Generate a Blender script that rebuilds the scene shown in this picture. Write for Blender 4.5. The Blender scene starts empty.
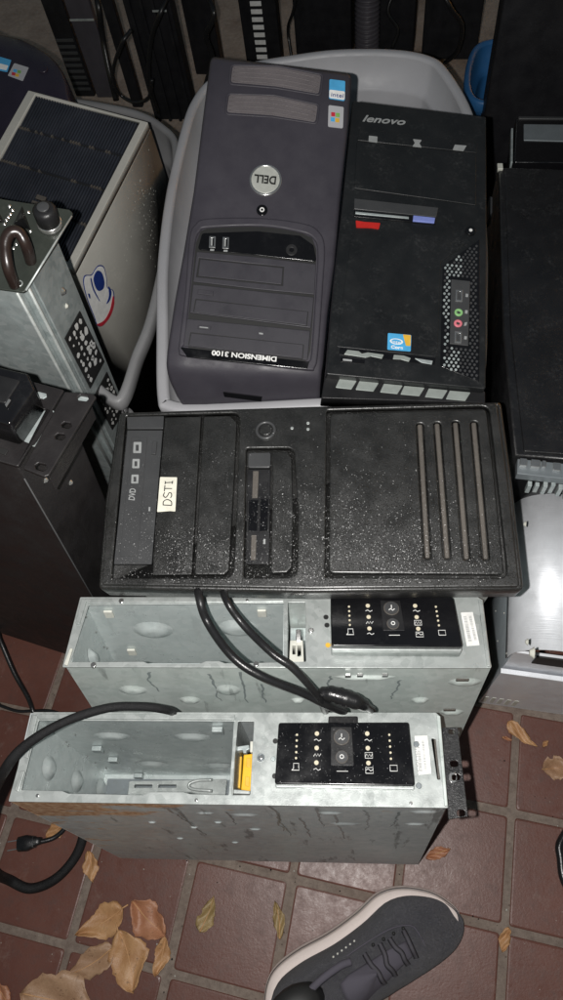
import bpy, bmesh, math, random
from mathutils import Vector, Matrix, noise
from mathutils.geometry import tessellate_polygon
random.seed(7)
C = bpy.context.scene.collection
PI = math.pi
# ------------------------------------------------------------------ camera
FPX = 700.0
CAMH = 1.15388
TILT = math.radians(27.0); ROLL = math.radians(5.745)
RX = Matrix.Rotation(TILT, 3, 'X'); RY = Matrix.Rotation(ROLL, 3, 'Y')
RM = RY @ RX
CAMP = Vector((0, 0, CAMH))
def ray(px, py): return RM @ Vector(((px-281.5)/FPX, -(py-500)/FPX, -1.0))
def at(px, py, z=0.0):
    d = ray(px, py); s = (z-CAMH)/d.z
    return CAMP + d*s
class Frame:
    def __init__(s, o, n, xdir):
        s.o = Vector(o); s.z = Vector(n).normalized()
        x = Vector(xdir); s.x = (x - s.z*x.dot(s.z)).normalized(); s.y = s.z.cross(s.x)
    def px(s, px, py, h=0.0):
        d = ray(px, py); o = s.o + s.z*h
        t = (o-CAMP).dot(s.z)/d.dot(s.z)
        p = CAMP + d*t - s.o
        return (p.dot(s.x), p.dot(s.y))
    def mat(s):
        m = Matrix((s.x, s.y, s.z)).transposed().to_4x4(); m.translation = s.o
        return m
    def world(s, x, y, z=0): return s.o + s.x*x + s.y*y + s.z*z
def frame_px(p0, z0, n, p1):
    o = at(p0[0], p0[1], z0); n = Vector(n).normalized()
    d = ray(*p1); t = (o-CAMP).dot(n)/d.dot(n)
    return Frame(o, n, CAMP + d*t - o)
# ------------------------------------------------------------------ materials
def new_mat(name):
    m = bpy.data.materials.new(name); m.use_nodes = True
    nt = m.node_tree; b = nt.nodes['Principled BSDF']
    return m, nt, b
def N(nt, t, **kw):
    n = nt.nodes.new(t)
    for k, v in kw.items():
        if k in n.inputs.keys(): n.inputs[k].default_value = v
        else: setattr(n, k, v)
    return n
def ramp(nt, src, stops):
    r = nt.nodes.new('ShaderNodeValToRGB'); cr = r.color_ramp
    while len(cr.elements) < len(stops): cr.elements.new(0.5)
    for e, (p, c) in zip(cr.elements, stops):
        e.position = p; e.color = (c, c, c, 1) if not hasattr(c, '__len__') else (*c, 1)
    nt.links.new(src, r.inputs[0]); return r.outputs[0]
def mixc(nt, fac, a, b):
    m = nt.nodes.new('ShaderNodeMix'); m.data_type = 'RGBA'
    for v, i in ((fac, 0), (a, 6), (b, 7)):
        if hasattr(v, 'is_linked') or isinstance(v, bpy.types.NodeSocket): nt.links.new(v, m.inputs[i])
        elif i == 0: m.inputs[0].default_value = v
        else: m.inputs[i].default_value = (*v, 1)
    return m.outputs[2]
def coords(nt, scale=None):
    t = nt.nodes.new('ShaderNodeTexCoord')
    if scale is None: return t.outputs['Object']
    mp = nt.nodes.new('ShaderNodeMapping'); mp.inputs['Scale'].default_value = scale
    nt.links.new(t.outputs['Object'], mp.inputs[0]); return mp.outputs[0]
def noise_n(nt, co, scale, detail=4, rough=.55):
    n = N(nt, 'ShaderNodeTexNoise', Scale=scale, Detail=detail, Roughness=rough); nt.links.new(co, n.inputs['Vector']); return n.outputs['Fac']
def bump(nt, b, h, strength=.3, dist=.001, prev=None):
    bp = N(nt, 'ShaderNodeBump', Strength=strength, Distance=dist); nt.links.new(h, bp.inputs['Height'])
    if prev is not None: nt.links.new(prev, bp.inputs['Normal'])
    nt.links.new(bp.outputs[0], b.inputs['Normal']); return bp.outputs[0]
def plastic(name, col, rough=.45, var=.25, grain=900, gstr=.25, dust=0.0, dustcol=(.25,.24,.22), spec=.5, drops=0.0, scr=0.0, coat=0.0):
    """moulded plastic or painted metal: fine grain, patches of dirt, optional water drops and scratches"""
    m, nt, b = new_mat(name); co = coords(nt)
    big = noise_n(nt, co, 9, 5, .6)
    dark = tuple(c*(1-var) for c in col); lite = tuple(c*(1+var) for c in col)
    c = mixc(nt, ramp(nt, big, [(.3, 0), (.7, 1)]), dark, lite)
    if dust:
        dn = noise_n(nt, co, 28, 8, .75)
        dn2 = noise_n(nt, co, 260, 4, .7)
        mm = N(nt, 'ShaderNodeMath', operation='MULTIPLY')
        nt.links.new(ramp(nt, dn, [(.5, 0), (.78, 1)]), mm.inputs[0]); nt.links.new(ramp(nt, dn2, [(.45, 0), (.75, dust)]), mm.inputs[1])
        c = mixc(nt, mm.outputs[0], c, dustcol)
    nt.links.new(c, b.inputs['Base Color'])
    rr = noise_n(nt, co, 35, 5, .6)
    nt.links.new(ramp(nt, rr, [(.3, max(.05, rough-.12)), (.7, min(1, rough+.15))]), b.inputs['Roughness'])
    b.inputs['Specular IOR Level'].default_value = spec
    g = noise_n(nt, co, grain, 2, .5)
    pv = bump(nt, b, g, gstr, .0006)
    if scr:
        sc = noise_n(nt, coords(nt, (60, 900, 200)), 1.0, 3, .5)
        pv = bump(nt, b, ramp(nt, sc, [(.66, 0), (.72, 1)]), scr, .0006, pv)
    if drops:
        vo = N(nt, 'ShaderNodeTexVoronoi', Scale=640.0); vo.inputs['Randomness'].default_value = 1
        nt.links.new(co, vo.inputs['Vector'])
        mask = noise_n(nt, co, 14, 4, .6)
        mk = N(nt, 'ShaderNodeMath', operation='MULTIPLY')
        nt.links.new(ramp(nt, vo.outputs['Distance'], [(0, 1), (.2, .7), (.34, 0)]), mk.inputs[0])
        nt.links.new(ramp(nt, mask, [(.30, .15), (.55, 1)]), mk.inputs[1])
        pv = bump(nt, b, mk.outputs[0], drops, .0026, pv)
        b.inputs['Coat Weight'].default_value = .6; b.inputs['Coat Roughness'].default_value = .24
    return m
def steel(name, col=(.5, .52, .51), metal=.45, rough=.42, var=.18, streaks=0.0, rust=0.0, spangle=True, dirt=.3, aniso=None):
    m, nt, b = new_mat(name); co = coords(nt)
    v = N(nt, 'ShaderNodeTexVoronoi', Scale=130.0); nt.links.new(co, v.inputs['Vector'])
    sep = N(nt, 'ShaderNodeSeparateColor'); nt.links.new(v.outputs['Color'], sep.inputs[0])
    n1 = noise_n(nt, co, 14, 6, .65)
    c = mixc(nt, ramp(nt, n1, [(.3, 0), (.72, 1)]), tuple(x*(1-var) for x in col), tuple(min(1, x*(1+var)) for x in col))
    if spangle:
        c2 = mixc(nt, ramp(nt, sep.outputs[0], [(0, 0), (1, .22)]), c, (.85, .87, .86)); c = c2
    if dirt:
        n4 = noise_n(nt, co, 45, 8, .75)
        c = mixc(nt, ramp(nt, n4, [(.56, 0), (.74, dirt)]), c, (.17, .17, .15))
    if streaks:
        sn = noise_n(nt, coords(nt, (52, 52, 9)), 1.0, 5, .65)
        w = N(nt, 'ShaderNodeMath', operation='MULTIPLY')
        nt.links.new(ramp(nt, sn, [(.60, 0), (.66, 1)]), w.inputs[0]); w.inputs[1].default_value = streaks
        c = mixc(nt, w.outputs[0], c, (.05, .055, .055))
    if rust:
        rn = noise_n(nt, coords(nt, (14, 40, 40)), 1.0, 7, .7)
        tc = nt.nodes.new('ShaderNodeTexCoord'); sx = N(nt, 'ShaderNodeSeparateXYZ'); nt.links.new(tc.outputs['Object'], sx.inputs[0])
        # rust creeps from the bumped lower left corner of the case
        mx = N(nt, 'ShaderNodeMapRange'); nt.links.new(sx.outputs[0], mx.inputs[0]); mx.inputs[1].default_value = .03; mx.inputs[2].default_value = -.2; mx.inputs[3].default_value = 0; mx.inputs[4].default_value = .32
        mz = N(nt, 'ShaderNodeMapRange'); nt.links.new(sx.outputs[2], mz.inputs[0]); mz.inputs[1].default_value = -.14; mz.inputs[2].default_value = -.005; mz.inputs[3].default_value = -.3; mz.inputs[4].default_value = .02
        my = N(nt, 'ShaderNodeMapRange'); nt.links.new(sx.outputs[1], my.inputs[0]); my.inputs[1].default_value = -.043; my.inputs[2].default_value = -.036; my.inputs[3].default_value = 0; my.inputs[4].default_value = -.5
        a = N(nt, 'ShaderNodeMath', operation='ADD'); nt.links.new(rn, a.inputs[0]); nt.links.new(mx.outputs[0], a.inputs[1])
        a2 = N(nt, 'ShaderNodeMath', operation='ADD'); nt.links.new(a.outputs[0], a2.inputs[0]); nt.links.new(mz.outputs[0], a2.inputs[1])
        a3 = N(nt, 'ShaderNodeMath', operation='ADD'); nt.links.new(a2.outputs[0], a3.inputs[0]); nt.links.new(my.outputs[0], a3.inputs[1])
        rf = ramp(nt, a3.outputs[0], [(.60, 0), (.66, rust)])
        rc = mixc(nt, ramp(nt, noise_n(nt, co, 160, 4), [(.35, 0), (.65, 1)]), (.42, .20, .09), (.72, .50, .32))
        c = mixc(nt, rf, c, rc)
    nt.links.new(c, b.inputs['Base Color'])
    b.inputs['Metallic'].default_value = metal
    rr = noise_n(nt, co, 60, 4, .6)
    nt.links.new(ramp(nt, rr, [(.3, rough-.1), (.7, rough+.14)]), b.inputs['Roughness'])
    bump(nt, b, noise_n(nt, co, 700, 3, .6), .12, .0006)
    return m
def flat(name, col, rough=.5, metal=0.0, spec=.5):
    m, nt, b = new_mat(name)
    co = coords(nt); n = noise_n(nt, co, 90, 4, .6)
    c = mixc(nt, ramp(nt, n, [(.3, 0), (.75, 1)]), tuple(x*.86 for x in col), tuple(min(1, x*1.1) for x in col))
    nt.links.new(c, b.inputs['Base Color'])
    b.inputs['Roughness'].default_value = rough; b.inputs['Metallic'].default_value = metal; b.inputs['Specular IOR Level'].default_value = spec
    return m
M = {}
M['dsti'] = plastic('wet black plastic', (.013, .013, .0125), .40, .3, 1800, .3, .12, (.08, .08, .075), .75, .6)
M['dsti_in'] = plastic('wet black recess', (.009, .009, .009), .4, .3, 700, .3, .1, (.08, .08, .08), .5, .3)
M['groove'] = plastic('dusty groove and glint plastic', (.085, .075, .065), .5, .2, 1500, .9, .5, (.24, .21, .18), .5)
M['drive'] = plastic('charcoal drive plastic', (.045, .046, .048), .5, .12, 900, .2, .25, (.12, .12, .12), .4, .12)
M['dell'] = plastic('slate plastic', (.045, .0415, .052), .5, .10, 1200, .25, .22, (.10, .095, .11), .4)
M['dell_d'] = plastic('slate recess plastic', (.039, .037, .045), .5, .12, 1200, .2, .35, (.12, .11, .12), .4)
M['vent_m'] = plastic('mauve vent insert', (.13, .115, .12), .5, .2, 1500, .8, .4, (.2, .19, .19), .5)
M['black'] = plastic('matte black plastic', (.012, .012, .013), .42, .25, 900, .25, .35, (.07, .07, .07), .4)
M['lenovo'] = plastic('satin black front', (.011, .012, .013), .40, .25, 900, .2, .9, (.085, .085, .085), .45)
M['gloss'] = plastic('glossy black', (.006, .006, .007), .16, .2, 500, .05, .3, (.06, .06, .06), .6)
M['sidepaint'] = plastic('black painted steel', (.010, .010, .011), .33, .3, 600, .35, .9, (.09, .09, .09), .5, .25, .3)
M['rackpaint'] = plastic('brown black painted steel', (.015, .0135, .014), .45, .25, 700, .35, .4, (.06, .054, .053), .45, 0, .2)
M['steel'] = steel('galvanized steel', (.49, .545, .52), .25, .40, .08, .4, 0, True, .12)
M['steel_rust'] = steel('galvanized steel with rust', (.47, .515, .525), .25, .40, .10, .55, .95, True, .12)
M['steel_face'] = steel('bright galvanized plate', (.39, .42, .41), .38, .34, .06, 0, 0, True, .08)
M['steel_in'] = steel('inner galvanized plate', (.52, .575, .57), .3, .34, .07, .1, 0, True, .1)
M['steel_d'] = steel('weathered zinc sheet', (.36, .41, .41), .4, .45, .2, 0, 0, True, .35)
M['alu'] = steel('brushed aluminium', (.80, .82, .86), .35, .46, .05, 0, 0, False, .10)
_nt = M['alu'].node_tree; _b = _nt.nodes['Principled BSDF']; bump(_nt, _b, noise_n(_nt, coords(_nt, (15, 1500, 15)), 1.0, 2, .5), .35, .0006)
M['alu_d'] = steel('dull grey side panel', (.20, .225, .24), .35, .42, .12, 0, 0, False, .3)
M['chrome'] = flat('polished metal', (.75, .75, .74), .22, .9)
M['white'] = flat('white print', (.80, .80, .78), .6)
M['offwhite'] = flat('off white plastic', (.6, .6, .54), .5)
M['grey_print'] = flat('grey print', (.30, .31, .31), .5)
M['paper'] = flat('cream paper label', (.72, .70, .60), .7)
M['ink'] = flat('black ink', (.012, .012, .012), .6)
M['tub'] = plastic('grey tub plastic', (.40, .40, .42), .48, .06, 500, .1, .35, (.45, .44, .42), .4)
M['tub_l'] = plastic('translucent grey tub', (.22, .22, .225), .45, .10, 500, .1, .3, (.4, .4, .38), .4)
M['tub_blue'] = plastic('blue tub plastic', (.02, .10, .25), .45, .12, 500, .1, .3, (.2, .25, .3), .4)
M['beige'] = plastic('aged beige plastic', (.40, .39, .355), .5, .06, 800, .15, .9, (.62, .60, .54), .4)
M['ribs'] = plastic('navy black ribs', (.026, .029, .038), .45, .3, 700, .2, .5, (.10, .10, .11), .4)
M['cable'] = plastic('black rubber cable', (.012, .012, .013), .30, .2, 800, .3, .3, (.07, .07, .07), .5)
M['sleeve'] = plastic('braided sleeve', (.010, .010, .011), .55, .3, 2200, 1.0, .3, (.05, .05, .05), .3)
M['pcb'] = plastic('dark green black plate', (.035, .040, .034), .4, .3, 500, .2, .5, (.14, .14, .12), .5)
M['brown'] = plastic('dark brown handle', (.022, .014, .012), .3, .2, 500, .1, .2, (.08, .07, .06), .6)
M['yellow'] = flat('yellow plastic', (.80, .45, .02), .4)
M['blue_s'] = flat('sky blue print', (.08, .38, .68), .35)
M['blue_m'] = flat('mid blue print', (.02, .25, .52), .35)
M['lilac'] = flat('lilac blue button', (.20, .25, .60), .4)
M['red'] = flat('red tape', (.50, .02, .015), .5)
M['green_j'] = flat('green jack', (.25, .50, .20), .4)
M['pink_j'] = flat('pink jack', (.65, .18, .22), .4)
_m, _nt, _b = new_mat('water bead')
_g = N(_nt, 'ShaderNodeBsdfGlossy', Roughness=.26); _g.inputs['Color'].default_value = (1, 1, 1, 1); _t = _nt.nodes.new('ShaderNodeBsdfTransparent'); _x = N(_nt, 'ShaderNodeMixShader'); _x.inputs[0].default_value = .035
_nt.links.new(_t.outputs[0], _x.inputs[1]); _nt.links.new(_g.outputs[0], _x.inputs[2]); _nt.links.new(_x.outputs[0], _nt.nodes['Material Output'].inputs['Surface']); _nt.nodes.remove(_b)
M['water'] = _m
M['alu_l'] = flat('pale grey window', (.30, .33, .31), .35, .2)
M['streak'] = flat('wet dark streak', (.20, .23, .23), .25)
M['navy'] = flat('navy print', (.015, .04, .22), .4)
M['crimson'] = flat('crimson print', (.50, .03, .05), .4)
M['gold'] = flat('amber print', (.70, .42, .05), .4)
M['foot_y'] = flat('green print', (.20, .42, .10), .4)
M['logo_metal'] = flat('pale logo disc', (.50, .51, .47), .38, .2)
M['led'] = flat('cream led cap', (.62, .56, .42), .35)
M['purple'] = plastic('purple black plastic', (.020, .015, .026), .3, .2, 900, .15, .3, (.07, .065, .08), .5)
M['bgblack'] = plastic('dull black frame', (.010, .010, .012), .5, .3, 400, .3, .5, (.05, .05, .055), .35)
M['bggrey'] = plastic('purple grey panel', (.060, .055, .065), .5, .2, 400, .3, .4, (.12, .11, .12), .35)
# floor
def tile_mat():
    m, nt, b = new_mat('brown quarry tile'); co = coords(nt)
    n1 = noise_n(nt, co, 5, 6, .65); n2 = noise_n(nt, co, 60, 8, .75); n3 = noise_n(nt, co, 300, 3)
    c = mixc(nt, ramp(nt, n1, [(.3, 0), (.7, 1)]), (.095, .035, .025), (.15, .064, .048))
    at_ = nt.nodes.new('ShaderNodeAttribute'); at_.attribute_name = 'tone'
    c = mixc(nt, at_.outputs['Fac'], c, (.125, .050, .037))
    c = mixc(nt, ramp(nt, n2, [(.5, 0), (.72, .55)]), c, (.065, .036, .03))
    c = mixc(nt, ramp(nt, noise_n(nt, co, 22, 9, .8), [(.56, 0), (.8, .5)]), c, (.27, .20, .17))
    v = N(nt, 'ShaderNodeTexVoronoi', Scale=85.0); nt.links.new(co, v.inputs['Vector'])
    mm = N(nt, 'ShaderNodeMath', operation='MULTIPLY'); nt.links.new(ramp(nt, v.outputs['Distance'], [(0, 1), (.05, .8), (.09, 0)]), mm.inputs[0]); nt.links.new(ramp(nt, noise_n(nt, co, 11, 3), [(.5, 0), (.62, .7)]), mm.inputs[1])
    c = mixc(nt, mm.outputs[0], c, (.42, .38, .33))
    nt.links.new(c, b.inputs['Base Color'])
    nt.links.new(ramp(nt, n2, [(.3, .30), (.7, .52)]), b.inputs['Roughness'])
    p = bump(nt, b, n2, .28, .001); bump(nt, b, n3, .25, .0006, p)
    return m
def grout_mat(name='sandy grout', a=(.13, .098, .08), b_=(.25, .20, .165)):
    m, nt, b = new_mat(name); co = coords(nt)
    n2 = noise_n(nt, co, 90, 8, .75); n1 = noise_n(nt, co, 9, 6, .6)
    c = mixc(nt, ramp(nt, n2, [(.32, 0), (.68, 1)]), a, b_)
    c = mixc(nt, ramp(nt, n1, [(.45, 0), (.75, .6)]), c, (.115, .075, .058))
    nt.links.new(c, b.inputs['Base Color']); b.inputs['Roughness'].default_value = .8
    bump(nt, b, n2, .8, .002); return m
M['tile'] = tile_mat(); M['grout'] = grout_mat()
M['concrete'] = grout_mat('brown concrete', (.30, .24, .20), (.47, .385, .325))
def leaf_mat(name, a, b_, spots=(.09, .04, .02)):
    m, nt, b = new_mat(name); co = coords(nt)
    c = mixc(nt, ramp(nt, noise_n(nt, co, 30, 6, .65), [(.3, 0), (.7, 1)]), a, b_)
    c = mixc(nt, ramp(nt, noise_n(nt, co, 110, 7, .75), [(.58, 0), (.70, .85)]), c, spots)
    nt.links.new(c, b.inputs['Base Color']); b.inputs['Roughness'].default_value = .45
    bump(nt, b, noise_n(nt, co, 150, 6, .7), .6, .0015); return m
M['leaf1'] = leaf_mat('orange brown leaf', (.33, .16, .065), (.50, .29, .14))
M['leaf2'] = leaf_mat('pale tan leaf', (.27, .15, .085), (.40, .25, .15))
M['leaf3'] = leaf_mat('olive tan leaf', (.22, .15, .06), (.34, .24, .11))
M['leaf4'] = leaf_mat('dull brown leaf', (.30, .12, .06), (.42, .20, .11))
M['stem'] = flat('leaf rib', (.50, .28, .13), .6)
def knit():
    m, nt, b = new_mat('charcoal knit'); co = coords(nt)
    n = noise_n(nt, co, 1500, 2); w = N(nt, 'ShaderNodeTexWave', Scale=420.0, Distortion=2.0); nt.links.new(co, w.inputs['Vector'])
    c = mixc(nt, ramp(nt, noise_n(nt, co, 25, 6, .7), [(.3, 0), (.75, 1)]), (.046, .045, .058), (.085, .083, .098))
    c = mixc(nt, ramp(nt, noise_n(nt, co, 420, 3, .8), [(.56, 0), (.74, .7)]), c, (.2, .19, .19))
    c = mixc(nt, ramp(nt, noise_n(nt, coords(nt, (9, 14, 9)), 1.0, 6, .7), [(.52, 0), (.75, .35)]), c, (.15, .13, .125))
    nt.links.new(c, b.inputs['Base Color']); b.inputs['Roughness'].default_value = .9
    b.inputs['Sheen Weight'].default_value = .25
    p = bump(nt, b, w.outputs['Fac'], .7, .002); p = bump(nt, b, noise_n(nt, co, 45, 3), .5, .004, p); bump(nt, b, n, .7, .0015, p); return m
M['knit'] = knit()
M['sole'] = plastic('scuffed off white foam', (.76, .66, .62), .6, .06, 500, .5, .5, (.42, .30, .25), .3)
M['lace'] = plastic('dusty lace', (.085, .08, .092), .9, .2, 2500, .8, .4, (.2, .19, .18), .2)
M['pad'] = plastic('padded lining', (.095, .088, .108), .9, .15, 1500, .6, .3, (.12, .12, .13), .2)
# ------------------------------------------------------------------ builders
def tag(o, label=None, cat=None, group=None, kind=None):
    if label: o['label'] = label
    if cat: o['category'] = cat
    if group: o['group'] = group
    if kind: o['kind'] = kind
    return o
def thing(name, F, label, cat, group=None):
    o = bpy.data.objects.new(name, None); C.objects.link(o)
    o.matrix_world = F.mat() if isinstance(F, Frame) else Matrix.Translation(F)
    o.empty_display_size = .05
    return tag(o, label, cat, group)
def link(name, me, mat, parent=None, smooth=False, loc=None):
    o = bpy.data.objects.new(name, me); C.objects.link(o)
    if mat is not None:
        idx = [p.material_index for p in me.polygons] if isinstance(mat, (list, tuple)) else None
        me.materials.clear()
        for mm in (mat if isinstance(mat, (list, tuple)) else [mat]): me.materials.append(mm)
    if mat is not None and idx: me.polygons.foreach_set('material_index', idx)
    if parent is not None: o.parent = parent
    if loc is not None: o.location = loc
    if smooth: me.polygons.foreach_set('use_smooth', [True]*len(me.polygons))
    return o
def bm_obj(name, bm, mat, parent=None, smooth=False, bevel=0.0, loc=None):
    me = bpy.data.meshes.new(name); bmesh.ops.recalc_face_normals(bm, faces=bm.faces); bm.to_mesh(me); bm.free()
    o = link(name, me, mat, parent, smooth, loc)
    if bevel:
        md = o.modifiers.new('bevel', 'BEVEL'); md.width = bevel; md.segments = 2; md.limit_method = 'ANGLE'; md.angle_limit = math.radians(40)
        me.polygons.foreach_set('use_smooth', [True]*len(me.polygons)); md.harden_normals = True
    return o
def rounded(pts, r, n=5):
    """round every corner of a closed 2D outline"""
    out = []; L = len(pts)
    rr = r if hasattr(r, '__len__') else [r]*L
    for i in range(L):
        p = Vector(pts[i]); a = Vector(pts[i-1]); b = Vector(pts[(i+1) % L])
        u = a-p; v = b-p; lu, lv = u.length, v.length
        ri = rr[i]
        if ri <= 0 or lu < 1e-9 or lv < 1e-9: out.append(p); continue
        u /= lu; v /= lv
        ang = u.angle(v)
        if ang > 3.0: out.append(p); continue
        t = min(ri/math.tan(ang/2), lu*.48, lv*.48)
        A = p+u*t; B = p+v*t
        for k in range(n+1):
            s = k/n
            out.append(A*(1-s)**2 + p*2*s*(1-s) + B*s*s)
    return out
def plate_mesh(name, outer, holes, z0, z1, bev=0.0):
    """solid plate with holes: rounded upper arrises, flat top and bottom"""
    def area(l): return sum(l[i-1][0]*l[i][1]-l[i][0]*l[i-1][1] for i in range(len(l)))
    loops = []
    for k, lp in enumerate([outer]+list(holes)):
        P = []
        for q in lp:
            v = Vector((q[0], q[1]))
            if not P or (v-P[-1]).length > 2e-5: P.append(v)
        if (P[0]-P[-1]).length < 2e-5: P.pop()
        if (area(P) > 0) != (k == 0): P.reverse()
        loops.append(P)
    bev = min(bev, (z1-z0)*.9)
    def shift(P, d):
        L = len(P); res = []
        for i in range(L):
            a = (P[i]-P[i-1]).normalized(); b = (P[(i+1) % L]-P[i]).normalized()
            na = Vector((-a.y, a.x)); nb = Vector((-b.y, b.x)); m = na+nb
            if m.length < .2: res.append(P[i]+na*d); continue
            m.normalize(); res.append(P[i]+m*(d/max(.5, m.dot(na))))
        return res
    steps = [(0, z0), (0, z1-bev)]
    if bev > .00025:
        ns = 4 if bev > .0009 else 2
        for k in range(1, ns+1):
            th = PI/2*k/ns; steps.append((bev*(1-math.cos(th)), z1-bev+bev*math.sin(th)))
    else: steps[-1] = (0, z1)
    bm = bmesh.new(); tops = []; bots = []
    for P in loops:
        rings = [[bm.verts.new((p.x, p.y, z)) for p in (shift(P, d) if d else P)] for d, z in steps]
        L = len(P)
        for j, (A, B) in enumerate(zip(rings, rings[1:])):
            for i in range(L):
                f = bm.faces.new((A[i], A[(i+1) % L], B[(i+1) % L], B[i])); f.smooth = bev > .00025
        tops.append(rings[-1]); bots.append(rings[0])
    for rs, flip in ((tops, False), (bots, True)):
        flat_ = [v for r in rs for v in r]
        for t in tessellate_polygon([[v.co.copy() for v in r] for r in rs]):
            vs = [flat_[i] for i in t]
            if len(set(vs)) < 3: continue
            n = (vs[1].co-vs[0].co).cross(vs[2].co-vs[0].co)
            if (n.z < 0) != flip: vs.reverse()
            try: f = bm.faces.new(vs); f.smooth = False
            except ValueError: pass
    me = bpy.data.meshes.new(name); bm.to_mesh(me); bm.free()
    return me
def plate(name, F, pts, z0, z1, mat, parent, r=0.0, bev=0.0006, holes=(), hr=0.0, local=False):
    """flat piece whose top outline is given as points on the plane z1 of frame F"""
    cv = (lambda q: q) if local else (lambda q: F.px(q[0], q[1], z1))
    outer = rounded([cv(p) for p in pts], r)
    hs = [rounded([cv(p) for p in h], hr) for h in holes]
    return link(name, plate_mesh(name, outer, hs, z0, z1, bev), mat, parent)
def disc(name, F, c, rpx, z0, z1, mat, parent, bev=0.0005, hole=0.0, n=28, squash=1.0, local=False):
    cx, cy = c if local else F.px(c[0], c[1], z1)
    if not local:
        q = F.px(c[0]+rpx, c[1], z1); r = math.hypot(q[0]-cx, q[1]-cy)
    else: r = rpx
    o = [(cx+r*math.cos(2*PI*k/n), cy+r*squash*math.sin(2*PI*k/n)) for k in range(n)]
    hs = []
    if hole: hs = [[(cx+r*hole*math.cos(2*PI*k/n), cy+r*hole*squash*math.sin(2*PI*k/n)) for k in range(n)]]
    return link(name, plate_mesh(name, o, hs, z0, z1, bev), mat, parent)
def box_bm(bm, x0, x1, y0, y1, z0, z1, mi=0):
    vs = [bm.verts.new(p) for p in ((x0,y0,z0),(x1,y0,z0),(x1,y1,z0),(x0,y1,z0),(x0,y0,z1),(x1,y0,z1),(x1,y1,z1),(x0,y1,z1))]
    fs = []
    for f in ((0,3,2,1),(4,5,6,7),(0,1,5,4),(1,2,6,5),(2,3,7,6),(3,0,4,7)):
        g = bm.faces.new([vs[i] for i in f]); g.material_index = mi; fs.append(g)
    return vs
def box(name, x0, x1, y0, y1, z0, z1, mat, parent, bevel=.001):
    bm = bmesh.new(); box_bm(bm, x0, x1, y0, y1, z0, z1); return bm_obj(name, bm, mat, parent, bevel=bevel)
def boxes(name, lst, mat, parent, bevel=0.0):
    if name in ('tab', 'connector', 'rib', 'pale_stripe') and len(lst) > 1:
        for b in lst: boxes(name, [b], mat, parent, bevel)
        return
    bm = bmesh.new()
    for b in lst: box_bm(bm, *b)
    return bm_obj(name, bm, mat, parent, bevel=bevel)
def prism_dir(name, top, vec, mat, parent, bevel=.001):
    """solid from a 3D top polygon swept along vec"""
    bm = bmesh.new(); a = [bm.verts.new(p) for p in top]; b = [bm.verts.new(Vector(p)+Vector(vec)) for p in top]
    bm.faces.new(a); bm.faces.new(b[::-1])
    for i in range(len(a)): j = (i+1) % len(a); bm.faces.new((a[i], b[i], b[j], a[j]))
    return bm_obj(name, bm, mat, parent, bevel=bevel)
def text(name, F, s, p0, p1, hgt_px, mat, parent, z, font_shear=0.0, z0=None, bold=0.0):
    """letters from baseline point p0 to p1 (pixels) on plane z; height in pixels, up = 90 deg left of p0->p1 on the plane"""
    a = Vector(F.px(*p0, z)); b = Vector(F.px(*p1, z)); d = b-a; L = d.length; d.normalize(); up = Vector((-d.y, d.x))
    sc = L/math.hypot(p1[0]-p0[0], p1[1]-p0[1])
    cu = bpy.data.curves.new(name, 'FONT'); cu.body = s; cu.size = 1; cu.extrude = .02; cu.shear = font_shear; cu.offset = bold
    ob = bpy.data.objects.new(name, cu); C.objects.link(ob)
    dg = bpy.context.evaluated_depsgraph_get(); dg.update()
    me = bpy.data.meshes.new_from_object(ob.evaluated_get(dg)); bpy.data.objects.remove(ob); bpy.data.curves.remove(cu)
    xs = [v.co.x for v in me.vertices]; ys = [v.co.y for v in me.vertices]
    x0, x1, y0, y1 = min(xs), max(xs), min(ys), max(ys)
    for v in me.vertices:
        u = (v.co.x-x0)/(x1-x0)*L; w = (v.co.y-y0)/(y1-y0)*hgt_px*sc
        q = a + d*u + up*w
        v.co = (q.x, q.y, z + (0.0004 if v.co.z > 0 else 0))
    me.name = name
    return link(name, me, mat, parent)
def catmull(pts, n=8, closed=False):
    P = [Vector(p) for p in pts]; out = []; L = len(P)
    rng = range(L) if closed else range(L-1)
    for i in rng:
        p1 = P[i]; p2 = P[(i+1) % L]
        p0 = P[i-1] if (i > 0 or closed) else p1*2-p2
        p3 = P[(i+2) % L] if (i+2 < L or closed) else p2*2-p1
        for k in range(n):
            t = k/n
            out.append(.5*((2*p1)+(p2-p0)*t+(2*p0-5*p1+4*p2-p3)*t*t+(3*p1-p0-3*p2+p3)*t**3))
    if not closed: out.append(P[-1])
    return out
def tube_bm(bm, pts, r, n=10, cap=True, rfun=None):
    rings = []; up = Vector((0, 0, 1)); L = len(pts)
    prev = None
    for i, p in enumerate(pts):
        t = (pts[min(i+1, L-1)]-pts[max(i-1, 0)]).normalized()
        if prev is None:
            a = t.cross(up)
            if a.length < .1: a = t.cross(Vector((1, 0, 0)))
        else: a = prev - t*prev.dot(t)
        a.normalize(); prev = a; b = t.cross(a)
        rr = rfun(i/(L-1)) if rfun else r
        rings.append([bm.verts.new(p + (a*math.cos(2*PI*k/n)+b*math.sin(2*PI*k/n))*rr) for k in range(n)])
    for A, B in zip(rings, rings[1:]):
        for k in range(n): bm.faces.new((A[k], A[(k+1) % n], B[(k+1) % n], B[k]))
    if cap: bm.faces.new(rings[0][::-1]); bm.faces.new(rings[-1])
def tube(name, pts, r, mat, parent=None, n=12, smoothn=8, rfun=None, sm=True):
    bm = bmesh.new(); tube_bm(bm, catmull(pts, smoothn) if sm else [Vector(p) for p in pts], r, n, True, rfun)
    return bm_obj(name, bm, mat, parent, True)
def pxpath(lst): return [at(*p) for p in lst]
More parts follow.
